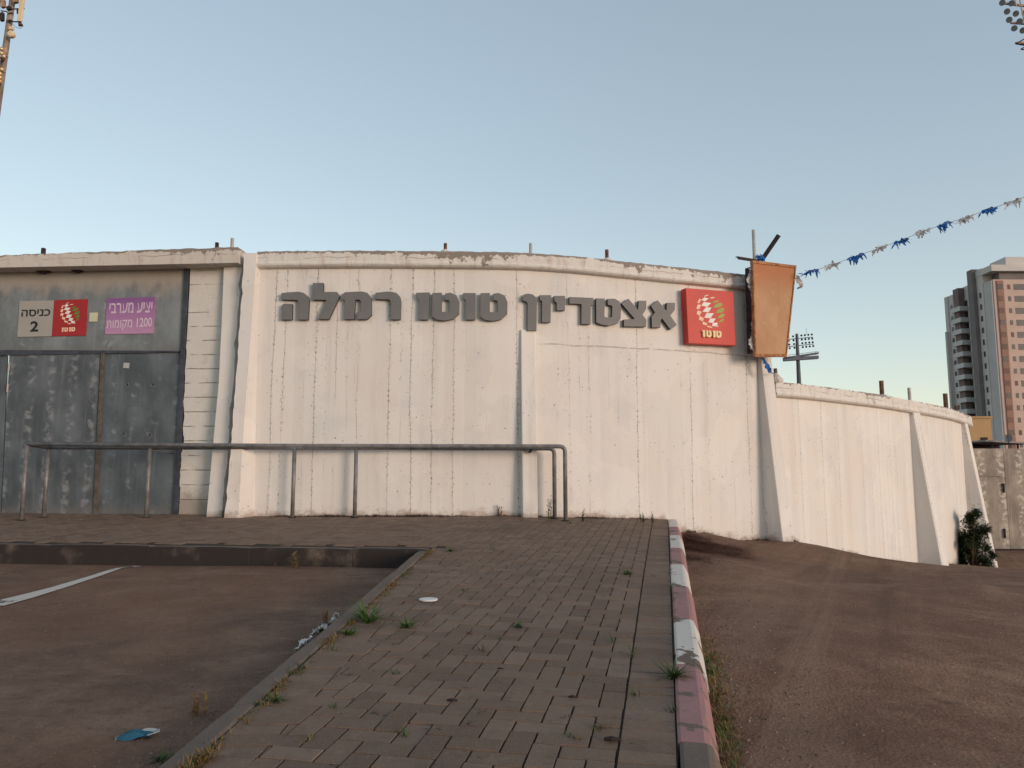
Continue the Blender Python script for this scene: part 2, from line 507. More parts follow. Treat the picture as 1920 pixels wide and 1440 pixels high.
M = dict(
    wall=m_wall(), wall_low=m_wall('painted_board_concrete_low', .55), coping=m_coping(.62), coping_low=m_coping(.34), coping_gate=m_coping(.46, (.62, .56, .505)), block=m_block(),
    galv_top=m_galv((.138, .152, .160), (.30, .31, .31), .6, 0, .3, .93), galv_door=m_galv((.074, .084, .094), (.26, .27, .28), .30, 0, .95),
    galv_scrape=plain('scraped_steel', (.22, .235, .24), .7, 0, .4, 60),
    galv_plain=m_galv((.072, .084, .095), (.25, .27, .29), .30, 0, .12),
    old_gate=m_galv((.20, .165, .135), (.62, .55, .48), .50, .12, .95),
    lot=m_asphalt('worn_asphalt', (.118, .071, .049), (.210, .132, .092), (.210, .108, .067), (.25, .165, .115)),
    road=m_asphalt('dusty_asphalt', (.148, .077, .048), (.250, .142, .092), (.190, .096, .059), (.295, .180, .120), True),
    ground=plain('bare_ground', (.13, .10, .08), .95, 0, .3, .2),
    paver=m_paver(), joint=plain('joint_sand', (.036, .028, .022), .95, 0, .3, 6),
    kerb=m_kerb(), kerb_dark=m_kerb(None, 0, 'dark_kerb', 1), kerb_red=m_kerb((.36, .19, .185), .30, 'red_kerb_paint'), kerb_white=m_kerb((.64, .585, .53), .05, 'white_kerb_paint'),
    line=m_kerb((.60, .54, .48), .2, 'road_paint'),
    letter=plain('grey_letter_face', (.165, .158, .158), .55, 0, .07, 3), letter_side=plain('shaded_letter_edge', (.040, .034, .036), .6, 0, .1, 3),  # letter sides: shade put into the colour, darker than the faces
    red=plain('red_sign_paint', (.54, .046, .034), .45, 0, .06, 2), red_old=plain('red_print', (.36, .022, .025), .45, 0, .08, 2),
    cream=plain('cream_paint', (.78, .60, .34), .5, 0, .05, 3), peach=plain('peach_print', (.80, .55, .38), .5, 0, .05, 3), white=plain('white_print', (.78, .74, .70), .5, 0, .05, 3),
    leafgreen=plain('green_print', (.30, .36, .075), .5, 0, .06, 3), leafgreen_old=plain('dark_green_print', (.13, .22, .035), .5, 0, .06, 3),
    signgrey=plain('warm_grey_print', (.36, .335, .305), .5, 0, .05, 2), black=plain('black_print_and_shade', (.018, .018, .020), .5, 0, .1, 3),
    purple=m_grad('purple_print', (.47, .25, .40), (.37, .175, .355), (.24, .095, .28)), palepink=plain('pale_pink_print', (.64, .50, .60), .5, 0, .06, 4),
    note=plain('faded_paper', (.58, .55, .40), .8, 0, .08, 6), note2=plain('pale_paper', (.42, .43, .42), .8, 0, .08, 6),
    rail=plain('grey_rail_steel', (.19, .178, .178), .42, .2, .30, 9), railcap=plain('rail_weld', (.20, .16, .13), .5, .3, .3, 20),
    mullion=m_rust('brown_mullion', (.078, .066, .056), (.135, .115, .098)), framedark=plain('dark_frame_steel', (.055, .06, .075), .5, .1, .3, 8),
    rust=m_rust(), darksteel=m_rust('dark_angle_steel', (.020, .016, .022), (.055, .036, .040)), pipe=plain('zinc_pipe', (.42, .38, .34), .55, .1, .2, 9),
    ply=m_plywood(), plyedge=m_rust('orange_rust_edge', (.25, .10, .045), (.48, .24, .11)),
    rag=plain('torn_banner', (.52, .48, .47), .8, 0, .2, 9), blue=plain('blue_ribbon', (.018, .135, .44), .6, 0, .35, 30), whiteribbon=plain('white_ribbon', (.60, .575, .58), .6, 0, .18, 30),
    cord=plain('thin_cord', (.40, .40, .42), .7), mortar=plain('mortar', (.58, .52, .47), .9, 0, .2, 14),
    towergrey=plain('tower_grey_render', (.56, .52, .49), .85, 0, .06, .3), towerside=plain('tower_side_render', (.50, .47, .45), .85, 0, .06, .3), towerpink=plain('tower_pink_render', (.54, .385, .33), .85, 0, .05, .3), towerbrown=plain('tower_brown_cladding', (.29, .165, .125), .8, 0, .08, .3),
    towerdark=plain('tower_dark_cladding', (.185, .160, .158), .8, 0, .08, .3), towerbrowndark=plain('tower_umber_cladding', (.175, .13, .12), .8, 0, .08, .3),
    glass=plain('dark_window', (.035, .032, .036), .25, 0, .4, .6), shutter=plain('brown_shutter', (.16, .085, .065), .6, 0, .2, .5), balc=plain('balcony_white', (.55, .53, .52), .8, 0, .06, .5),
    tan=plain('tan_render', (.44, .275, .14), .9, 0, .06, .6), mastc=plain('mast_steel', (.33, .24, .19), .6, .1, .35, 1.2), antenna=plain('antenna_cream', (.72, .56, .36), .6, 0, .06, 1),
    lampgold=plain('lamp_gold', (.62, .40, .22), .35, .5, .2, 4), lampbody=plain('lamp_bronze', (.42, .25, .15), .4, .4, .3, 4), lampglass=plain('lamp_lens', (.24, .26, .27), .25, 0, .2, 4), towersteel=plain('lattice_steel', (.10, .105, .13), .6, .2, .2, .6), lampdark=plain('far_lamp', (.06, .065, .075), .5, .2, .3, 2),
    weed=m_leaf('weed_leaf', (.030, .055, .016), (.085, .115, .035)), dry=m_leaf('dry_grass', (.13, .075, .028), (.24, .155, .06)), grass=m_leaf('verge_grass', (.035, .075, .016), (.10, .16, .035)),
    bush=m_leaf('bush_leaf', (.014, .026, .010), (.060, .080, .028)), stem=plain('woody_stem', (.09, .06, .04), .9), brownweed=m_leaf('brown_weed', (.075, .045, .030), (.14, .085, .055)), needles=m_leaf('fallen_needles', (.070, .022, .013), (.145, .052, .030)),
    stone=m_leaf('loose_stone', (.070, .046, .034), (.25, .175, .132)),
    mask=plain('blue_mask_fabric', (.022, .105, .165), .8, 0, .2, 12), maskw=plain('mask_lining', (.34, .38, .38), .8, 0, .1, 12), lid=plain('white_plastic', (.66, .64, .63), .4, 0, .04, 9), turd=plain('dark_twig', (.028, .020, .018), .9, 0, .3, 30),
    dish=plain('dish_grey', (.22, .20, .20), .6, .2, .1, 2),
)

# ------------------------------------------------------------------ plan of the curved wall
PLAN_UD = [(470, 10.2), (560, 10.19), (640, 10.18), (735, 10.18), (835, 10.2), (920, 10.23), (995, 10.29), (1070, 10.40), (1140, 10.53), (1250, 10.80), (1330, 11.05), (1400, 11.32),
           (1450, 11.55), (1500, 11.93), (1560, 12.42), (1610, 12.90), (1650, 13.36), (1700, 14.1), (1735, 14.78), (1762, 15.45), (1785, 16.15), (1803, 16.95), (1811, 17.8)]
_pts = [V((ray(u, 720).x / ray(u, 720).y * d, d, 0)) for u, d in PLAN_UD]
_pts.append(V((_pts[-1].x + .35, _pts[-1].y + 1.0, 0)))
_pts.append(V((_pts[-1].x + .25, _pts[-1].y + 1.0, 0)))
def _cr(P, n=14):
    out = []
    for i in range(len(P) - 1):
        p0 = P[max(0, i - 1)]; p1 = P[i]; p2 = P[i + 1]; p3 = P[min(len(P) - 1, i + 2)]
        for k in range(n):
            t = k / n
            out.append(.5 * ((2 * p1) + (p2 - p0) * t + (2 * p0 - 5 * p1 + 4 * p2 - p3) * t * t + (3 * p1 - p0 - 3 * p2 + p3) * t ** 3))
    out.append(P[-1])
    return out
PL = _cr(_pts)
for _ in range(30):     # smooth out measuring noise
    PL = [PL[0]] + [(PL[i - 1] + PL[i] * 2 + PL[i + 1]) / 4 for i in range(1, len(PL) - 1)] + [PL[-1]]
SL = [0.0]
for i in range(1, len(PL)): SL.append(SL[-1] + (PL[i] - PL[i - 1]).length)
def plan(s):
    s = max(0.0, min(SL[-1] - 1e-4, s))
    import bisect
    i = min(len(PL) - 2, max(0, bisect.bisect_right(SL, s) - 1))
    t = (s - SL[i]) / (SL[i + 1] - SL[i])
    p = PL[i].lerp(PL[i + 1], t)
    j, k = max(0, i - 3), min(len(PL) - 1, i + 4)
    d = (PL[k] - PL[j]).normalized()
    return p, d, V((d.y, -d.x, 0))           # point, along, outward (towards the viewer)
def s_at(u, v):
    d = ray(u, v); q = d.x / d.y
    best = None
    for i in range(len(PL) - 1):
        a = PL[i].x / PL[i].y; b = PL[i + 1].x / PL[i + 1].y
        if a <= q <= b and best is None:
            t = (q - a) / max(1e-9, b - a)
            best = SL[i] + t * (SL[i + 1] - SL[i])
    if best is None: best = 0.0 if q < PL[0].x / PL[0].y else SL[-1]
    return best
def wall_z(u, v, off=0.0):
    s = s_at(u, v); p, d, n = plan(s)
    q = p + n * off
    return at(u, v, q.y).z
def interp(tab, x):
    if x <= tab[0][0]: return tab[0][1]
    for (a, b), (c, d) in zip(tab, tab[1:]):
        if x <= c: return b + (d - b) * (x - a) / (c - a)
    return tab[-1][1]

TOP_PX = [(470, 471), (560, 470), (640, 469.5), (735, 469.5), (835, 470.5), (920, 471.5), (995, 474), (1070, 479.5), (1140, 487), (1250, 499), (1330, 507.5), (1400, 515), (1425, 518)]
TOP_S = [(s_at(u, v), wall_z(u, v, .09)) for u, v in TOP_PX]
LOW_PX = [(1450, 716), (1500, 720.5), (1560, 728), (1610, 735), (1650, 741), (1700, 750.5), (1735, 757), (1762, 763), (1785, 769), (1803, 776)]
LOW_S = [(s_at(u, v), wall_z(u, v, .09)) for u, v in LOW_PX]
S_TALL0, S_TALL1 = s_at(462, 600), s_at(1432, 720)
def zfoot(X, Y):
    return zpave(X, Y) if X < 2.12 else zroad(X, Y)

def wall_strip(s0, s1, ztab, step=.09, thick=.26, cope=.02):
    mb = MB()
    n = max(2, int((s1 - s0) / step))
    prev = None
    for i in range(n + 1):
        s = s0 + (s1 - s0) * i / n
        p, d, nn = plan(s)
        zt = interp(ztab, s) - cope
        zb = -1.2
        cur = (s, p.copy(), p - nn * thick, zt, zb, zfoot(p.x, p.y))
        if prev:
            s_, a, b, t_, b_, ft = prev
            rows = 3
            vf0 = b_ - ft; vt0 = t_ - ft
            vf1 = zb - cur[5]; vt1 = zt - cur[5]
            mb.face([(a.x, a.y, b_), (p.x, p.y, zb), (p.x, p.y, zt), (a.x, a.y, t_)], [(s_, vf0), (s, vf1), (s, vt1), (s_, vt0)])
            q = cur[2]
            mb.face([(a.x, a.y, t_), (p.x, p.y, zt), (q.x, q.y, zt), (b.x, b.y, t_)], [(s_, vt0)] * 4)
            mb.face([(q.x, q.y, zb), (b.x, b.y, b_), (b.x, b.y, t_), (q.x, q.y, zt)], [(s_, vf0), (s, vf1), (s, vt1), (s_, vt0)])
        else:
            q = cur[2]
            mb.face([(p.x, p.y, zb), (p.x, p.y, zt), (q.x, q.y, zt), (q.x, q.y, zb)], [(s, 0), (s, 3), (s - .26, 3), (s - .26, 0)])
        prev = cur
    q = prev[2]; p = prev[1]
    mb.face([(p.x, p.y, zb), (q.x, q.y, zb), (q.x, q.y, zt), (p.x, p.y, zt)], [(s1, 0), (s1 + .26, 0), (s1 + .26, 3), (s1, 3)])
    return mb

COPE = [(.004, -.225), (.040, -.222), (.070, -.212), (.090, -.192), (.094, -.170), (.086, -.152), (.078, -.144), (.080, -.02), (.072, .0), (-.285, .0), (-.285, -.2)]
def coping_strip(s0, s1, ztab, step=.06, prof=COPE, rnd=.006, fall=None):
    mb = MB()
    n = max(2, int((s1 - s0) / step))
    prev = None
    rng = random.Random(5)
    tot = len(prof)
    for i in range(n + 1):
        s = s0 + (s1 - s0) * i / n
        p, d, nn = plan(s)
        zt = interp(ztab, s)
        jz = rng.uniform(-rnd, rnd) * .8
        ring = []
        for k, (o, h) in enumerate(prof):
            jj = rng.uniform(-rnd, rnd) * .5
            hh = h + (jz + rng.uniform(-rnd, rnd) * .4 if h > -.03 else 0)
            if k in (0,): jj = 0
            ring.append(V((p.x + nn.x * (o + jj), p.y + nn.y * (o + jj), zt + hh)))
        if prev:
            for k in range(tot - 1):
                va = 1 + prof[k][1] / .225; vb = 1 + prof[k + 1][1] / .225
                mb.face([prev[1][k], ring[k], ring[k + 1], prev[1][k + 1]], [(prev[0], va), (s, va), (s, vb), (prev[0], vb)])
        else:
            mb.face(ring, [(s, 1 + h / .225) for o, h in prof])
        prev = (s, ring)
    mb.face(list(reversed(prev[1])), [(s1, .5)] * tot)
    return mb

def buttress_mb(s, w, z1, proj_top, proj_bot, zb=None, skew=0.0, topflare=0.0):
    """wedge-shaped pier that leans against the wall: UV = metres along / above the foot"""
    p, d, n = plan(s)
    mb = MB()
    ft = zfoot(p.x, p.y)
    zb = ft - .35 if zb is None else zb
    hh = z1 - ft
    pb = proj_bot + (proj_bot - proj_top) * (ft - zb) / max(.1, hh)
    rows = 8
    prev = None
    for i in range(rows + 1):
        t = i / rows
        z = zb + (z1 - zb) * t
        pr = pb + (proj_top - pb) * t
        ww = w / 2
        L, Rr = p - d * ww, p + d * ww
        ring = [V((L.x, L.y, z)) - n * .05, V((L.x, L.y, z)) + n * pr, V((Rr.x, Rr.y, z)) + n * pr, V((Rr.x, Rr.y, z)) - n * .05]
        uvr = [s - ww - pr, s - ww, s + ww, s + ww + pr]
        if prev:
            for k in range(3):
                mb.face([prev[0][k], prev[0][k + 1], ring[k + 1], ring[k]], [(uvr[k], prev[1] - ft), (uvr[k + 1], prev[1] - ft), (uvr[k + 1], z - ft), (uvr[k], z - ft)])
        prev = (ring, z)
    mb.face(prev[0], [(s, hh)] * 4)
    return mb

# ---- tall curved wall
p0 = plan((S_TALL0 + S_TALL1) / 2)[0]
wall = empty('curved_wall', (p0.x, p0.y, zfoot(p0.x, p0.y)), 'tall white painted concrete wall that carries the grey letters and the red emblem sign', 'wall')
wall_strip(S_TALL0, S_TALL1, TOP_S).build('wall_face', M['wall'], wall, merge=False)
coping_strip(s_at(486, 480), s_at(1424, 520), TOP_S).build('coping', M['coping'], wall, smooth=False)
zt0 = TOP_S[0][1]
# left end buttress (two slabs either side of the crack belong to two structures; this is the wall's own)
sb = s_at(468, 900)

sm = s_at(990, 800)
buttress_mb(sm, .20, wall_z(990, 619), .035, .17).build('buttress', M['wall'], wall, bevel=.012)
sr = s_at(1434, 760)
buttress_mb(sr, .22, wall_z(1428, 663), .06, .35).build('buttress', M['wall'], wall, bevel=.015)
# ---- low curved wall
pl = plan((s_at(1600, 800)))[0]
low = empty('curved_wall', (pl.x, pl.y, zfoot(pl.x, pl.y)), 'lower white curved wall with a rounded coping, running down to the bush beside the old gate', 'wall')
s_l0 = s_at(1447, 720)
wall_strip(s_at(1440, 800), SL[-1], LOW_S).build('wall_face', M['wall_low'], low)
coping_strip(s_l0, SL[-1], LOW_S).build('coping', M['coping_low'], low)
buttress_mb(s_at(1713, 800), .34, interp(LOW_S, s_at(1713, 800)) - .2, .07, .40).build('buttress', M['wall'], low, bevel=.015)
buttress_mb(s_at(1806, 820) + .05, .36, interp(LOW_S, s_at(1803, 800)) - .2, .07, .45).build('buttress', M['wall'], low, bevel=.015)

# ------------------------------------------------------------------ gateway on the left
GA, GB = at(340, 720, 10.42), at(0, 720, 10.62)
gd = V((GA.x - GB.x, GA.y - GB.y, 0)).normalized()
gn = V((gd.y, -gd.x, 0))
def gp(u, v, off=0.0):
    """point on the gate plane (moved off towards the viewer) seen at pixel u, v"""
    o = V((GA.x, GA.y, 0)) + gn * off
    d = ray(u, v)
    t = (o.x * gn.x + o.y * gn.y) / (d.x * gn.x + d.y * gn.y)
    return V((d.x * t, d.y * t, d.z * t + CAMZ))
def gu(p): return (p - V((GB.x, GB.y, 0))).dot(gd)
def slab(name, mat, parent, quad, off, thick, z0=None, bevel=.004):
    """flat slab on the gate plane from a pixel quad (TL, TR, BR, BL)"""
    f = [gp(u, v, off) for u, v in quad]
    zmin = min(q.z for q in f) if z0 is None else z0
    mb = MB()
    b = [q - gn * thick for q in f]
    uv = [(gu(q), q.z - zmin) for q in f]
    mb.face([f[3], f[2], f[1], f[0]], [uv[3], uv[2], uv[1], uv[0]])
    mb.face(b, uv)
    for i in range(4):
        j = (i + 1) % 4
        mb.face([f[i], f[j], b[j], b[i]], [uv[i], uv[j], uv[j], uv[i]])
    return mb.build(name, mat, parent, bevel=bevel)

gz = zpave(-4.5, 10.4)
portal = empty('gateway', (gp(370, 960).x, gp(370, 960).y, gz), 'weathered concrete lintel and white block pier framing the blue grey metal gate', 'gateway')
# lintel: a long beam that sticks out in front of the gate
def lintel():
    mb = MB()
    cols_px = [(-260, 486.5, 507.5)] + [(u, 478.7 - 15.7 * u / 447, 501.6 - 9.0 * u / 447) for u in range(-60, 448, 12)] + [(446, 463.2, 492.5)]
    rng = random.Random(3)
    prev = None
    for (u, vt, vb) in cols_px:
        a = gp(u, vt, .27); b = gp(u, vb, .27)
        a.z += rng.uniform(-.008, .008)
        ring = [a, b, b - gn * .32, a - gn * .5]
        uu = gu(a)
        if prev:
            for k in range(4):
                j = (k + 1) % 4
                vv = [1, 0, -.4, 1.2]
                mb.face([prev[0][k], prev[0][j], ring[j], ring[k]], [(prev[1], vv[k]), (prev[1], vv[j]), (uu, vv[j]), (uu, vv[k])])
        else:
            mb.face(list(reversed(ring)), [(uu, .5)] * 4)
        prev = (ring, uu)
    mb.face(prev[0], [(prev[1], 1), (prev[1], 0), (prev[1] + .3, 0), (prev[1] + .3, 1)])
    return mb
lintel().build('lintel', M['coping_gate'], portal)
# block pier with a ragged left edge
def pier():
    mb = MB()
    rng = random.Random(11)
    left = [(357, 494), (355.5, 540), (352.5, 600), (349.5, 650), (347.8, 690), (346.8, 735), (343.5, 752), (345.5, 775), (343, 800), (345, 825), (340.5, 850), (338.5, 880), (337, 905), (338, 930), (336, 950), (335, 985)]
    pts = []
    for (a, b), (c, d) in zip(left, left[1:]):
        for k in range(5):
            t = k / 5
            pts.append((a + (c - a) * t + rng.uniform(-.8, .8) * (b > 640), b + (d - b) * t))
    pts.append(left[-1])
    zb = gz
    prev = None
    for (u, v) in pts:
        a = gp(u, v, .02)
        z = a.z
        b = gp(428, v, .02)
        b = V((b.x, b.y, z))
        if prev:
            A, B = prev
            mb.face([A, a, b, B], [(gu(A), A.z - zb), (gu(a), a.z - zb), (gu(b), b.z - zb), (gu(B), B.z - zb)])
            A2, a2 = A - gn * .3, a - gn * .3
            mb.face([A2, a2, a, A], [(gu(A) - .3, A.z - zb), (gu(a) - .3, a.z - zb), (gu(a), a.z - zb), (gu(A), A.z - zb)])
        prev = (a, b)
    return mb
pier().build('block_pier', M['block'], portal)
# concrete column to the right of the blocks, its foot thicker than its head
def column():
    mb = MB()
    rows = [(495, 420, 453.4, .10), (600, 416, 445.4, .13), (720, 410, 437.2, .17), (850, 398, 427.4, .20), (985, 385.5, 415.2, .235)]
    rng = random.Random(2)
    fine = []
    for (a, b) in zip(rows, rows[1:]):
        for k in range(8):
            t = k / 8
            q = [x + (y - x) * t for x, y in zip(a, b)]
            q[2] += rng.uniform(-1.9, .6) - (2.2 if k == 3 else 0)
            fine.append(q)
    fine.append(list(rows[-1]))
    prev = None
    for (v, ul, ur, off) in fine:
        l = gp(ul, v, off); r = gp(ur, v, off); r.z = l.z
        ring = [l - gn * (off + .1), l, r, r - gn * (off + .45)]
        uvr = [gu(l) - off, gu(l), gu(r), gu(r) + .3]
        if prev:
            for k in range(3):
                z0 = prev[0][k].z - gz; z1 = ring[k].z - gz
                mb.face([prev[0][k], ring[k], ring[k + 1], prev[0][k + 1]], [(prev[1][k], z0), (uvr[k], z1), (uvr[k + 1], z1), (prev[1][k + 1], z0)])
        prev = (ring, uvr)
    return mb
column().build('column', M['wall'], portal)

# metal gate
gate = empty('metal_gate', (gp(170, 962).x, gp(170, 962).y, gz), 'blue grey sheet metal gate with worn pale spots, under the concrete lintel', 'gate')
slab('header_panel', M['galv_top'], gate, [(-260, 510), (347, 499), (339, 657.5), (-260, 671)], 0, .05)
slab('door_leaf', M['galv_plain'], gate, [(-260, 672), (12.5, 666.5), (1, 963), (-260, 960)], -.02, .04)
dl = slab('door_leaf', M['galv_door'], gate, [(17, 666), (187, 662), (176, 964), (2.5, 962)], -.005, .04)
d2 = slab('door_leaf', M['galv_plain'], gate, [(196, 662), (339, 660), (327, 965), (181, 964)], -.015, .04)
slab('gap_shade', M['black'], gate, [(-260, 961), (330, 965.5), (330, 972), (-260, 972)], -.05, .02, bevel=0)  # black strip standing in for the shade in the gap under the doors
slab('mullion', M['mullion'], gate, [(189, 662), (194.5, 662), (181, 968), (173.5, 968)], .02, .05)
slab('jamb', M['framedark'], gate, [(345, 500), (354, 500), (333, 968), (324, 968)], .035, .12)
slab('threshold_rail', M['framedark'], gate, [(-260, 655), (336, 657.5), (336, 660), (-260, 671.5)], .012, .03, bevel=0)
for (a, b) in ((16.5, 688), (14, 728)):
    p = gp(a, b, .0)
    mb = MB(); mb.tube([p + V((0, 0, -.05)), p + V((0, 0, .05))], .012, 8)
    mb.build('hinge', M['pipe'], dl)
rng = random.Random(9)
for (u, v, w, h) in ((240, 723, 7, 7), (287, 724, 8, 7), (234, 816, 6, 8), (275, 812, 8, 13), (230, 890, 5, 9), (281, 818, 6, 6)):     # scraped paint round the bolt holes
    mb = MB()
    pts = []
    for k in range(14):
        a_ = 2 * pi * k / 14; r_ = rng.uniform(.45, 1.0)
        pts.append(gp(u + cos(a_) * w * r_, v - sin(a_) * h * r_, -.0125))
    mb.face(list(reversed(pts)))
    mb.prism(list(reversed(pts)), -gn * .002)
    mb.build('paint_scrape', M['galv_scrape'], d2)
for (u, v) in ((239, 721), (286, 721), (232, 813), (281, 815)):          # bolt holes with scraped paint
    p = gp(u, v, -.010)
    mb = MB()
    pts = [p + gd * cos(k * pi / 5) * .012 + V((0, 0, 1)) * sin(k * pi / 5) * .014 for k in range(10)]
    mb.prism(list(reversed(pts)), -gn * .004)
    mb.build('bolt_hole', M['black'], d2)
# dark drip pots under the lintel: broken fixings
for (u, v, w) in ((78, 506, 17), (142, 505, 13)):
    mb = MB()
    pts = [gp(u - w, v - 1, .08), gp(u + w, v - 2, .08), gp(u + w * .6, v + 3.5, .08), gp(u, v + 6, .08), gp(u - w * .6, v + 3, .08)]
    mb.prism(list(reversed(pts)), -gn * .06)
    mb.build('broken_bracket', M['darksteel'], portal)

# ------------------------------------------------------------------ writing helpers
def text_polys(txt, bold=0.0, font_size=1.0):
    c = bpy.data.curves.new('lettering', 'FONT')
    c.body = txt
    c.size = font_size
    c.offset = bold
    c.resolution_u = 3
    o = bpy.data.objects.new('lettering', c)
    COL.objects.link(o)
    dg = bpy.context.evaluated_depsgraph_get()
    dg.update()
    me = bpy.data.meshes.new_from_object(o.evaluated_get(dg))
    vs = [v.co.copy() for v in me.vertices]
    fs = [list(p.vertices) for p in me.polygons]
    bpy.data.objects.remove(o); bpy.data.curves.remove(c); bpy.data.meshes.remove(me)
    return vs, fs
def text_on(txt, quad, fn, off, mat, name, parent, bold=0.0, thick=.002, nrm=None):
    """stretch the words over a pixel quad TL,TR,BR,BL; fn(u,v,off) places the pixel on the sign's plane"""
    vs, fs = text_polys(txt, bold)
    x0 = min(v.x for v in vs); x1 = max(v.x for v in vs); y0 = min(v.y for v in vs); y1 = max(v.y for v in vs)
    def mp(p):
        a = (p.x - x0) / (x1 - x0); b = (p.y - y0) / (y1 - y0)
        tl, tr, br, bl = [V((q[0], q[1])) for q in quad]
        top = tl.lerp(tr, a); bot = bl.lerp(br, a)
        q = bot.lerp(top, b)
        return fn(q.x, q.y, off)
    P = [mp(v) for v in vs]
    spans = sorted((min(vs[i].x for i in f), max(vs[i].x for i in f)) for f in fs)
    cuts, end = [], spans[0][1]
    for a, b in spans:
        if a - end > .17: cuts.append((a + end) / 2)
        end = max(end, b)
    for k in range(len(cuts) + 1):
        lo = cuts[k - 1] if k else -1e9; hi = cuts[k] if k < len(cuts) else 1e9
        mb = MB()
        for f in fs:
            if lo < vs[f[0]].x < hi: mb.face([P[i] for i in f])
        mb.build(name, mat, parent)

GL_TET = [(0, 2), (68, 0), (68, 138), (123, 138), (123, 64), (116, 54), (92, 54), (92, 6), (130, 0), (173, 18), (195, 66), (193, 152), (148, 192), (88, 202), (28, 194), (-2, 172)]
GL_VAV = [(0, 3), (98, 0), (91, 197), (20, 197), (23, 60), (8, 40)]

def poly_px(mb, pts, fn, off, back, mi=0, side=None):
    P = [fn(u, v, off) for u, v in pts]
    mb.prism(list(reversed(P)) if _area(pts) > 0 else P, back, mi, side)
def _area(p):
    return sum(p[i][0] * p[(i + 1) % len(p)][1] - p[(i + 1) % len(p)][0] * p[i][1] for i in range(len(p)))
def tri_poly(mb, pts, fn, off, back, mi=0, side=None):
    """concave outline: triangulated front, sides to the back"""
    from mathutils.geometry import tessellate_polygon
    P = [fn(u, v, off) for u, v in pts]
    if _area(pts) < 0: P.reverse()
    for t in tessellate_polygon([[V((p.x, p.z, 0)) for p in P]]):
        a, b, c = [P[i] for i in t]
        nn = (b - a).cross(c - a)
        if nn.dot(back) > 0: a, c = c, a
        mb.face([a, b, c], mi=mi)
    n = len(P)
    for i in range(n):
        j = (i + 1) % n
        mb.face([P[i], P[i] + back, P[j] + back, P[j]], mi=mi if side is None else side)

# emblem outlines, measured on the red sign (8.47 px per photo px from 1260,520)
EMB = dict(
    peach=[[(440, 338), (462, 350), (430, 415), (402, 398)], [(412, 428), (462, 440), (432, 510), (385, 495)], [(405, 525), (470, 545), (438, 610), (390, 585)],
           [(438, 612), (508, 650), (490, 698), (425, 670)], [(490, 700), (560, 730), (555, 765), (485, 745)], [(560, 765), (640, 785), (635, 803), (562, 790)], [(590, 336), (635, 312), (692, 316), (650, 336)]],
    white=[[(512, 300), (535, 284), (580, 276), (582, 282), (545, 294), (520, 308)], [(515, 318), (582, 335), (525, 382), (465, 360)], [(505, 392), (620, 408), (560, 470), (465, 448)], [(540, 475), (628, 480), (580, 555), (485, 545)],
           [(550, 568), (665, 570), (610, 650), (512, 640)], [(610, 652), (695, 655), (650, 725), (575, 712)], [(650, 722), (728, 720), (712, 778), (635, 772)], [(712, 776), (748, 766), (735, 780), (712, 787)]],
    green=[[(638, 403), (688, 370), (748, 363), (728, 390), (680, 406)], [(646, 480), (690, 430), (750, 404), (792, 408), (802, 436), (762, 472), (705, 484)], [(685, 570), (735, 510), (790, 485), (830, 490), (826, 530), (780, 564)],
           [(712, 649), (760, 595), (810, 573), (840, 583), (826, 620), (780, 647)], [(738, 720), (775, 675), (818, 656), (827, 668), (800, 702)]])
def tet_vav_row(box):
    """the four letters of the wordmark inside a quad TL,TR,BR,BL (photo pixels)"""
    out = []
    tl, tr, br, bl = [V(q) for q in box]
    for (x0, x1, gl, gw, gh) in ((0, .15, GL_VAV, 98, 197), (.21, .485, GL_TET, 197, 202), (.545, .69, GL_VAV, 98, 197), (.725, 1.0, GL_TET, 197, 202)):
        pl_ = []
        for (a, b) in gl:
            fx = x0 + (x1 - x0) * (max(0, a) / gw); fy = b / gh
            q = tl.lerp(tr, fx).lerp(bl.lerp(br, fx), fy)
            pl_.append((q.x, q.y))
        out.append(pl_)
    return out

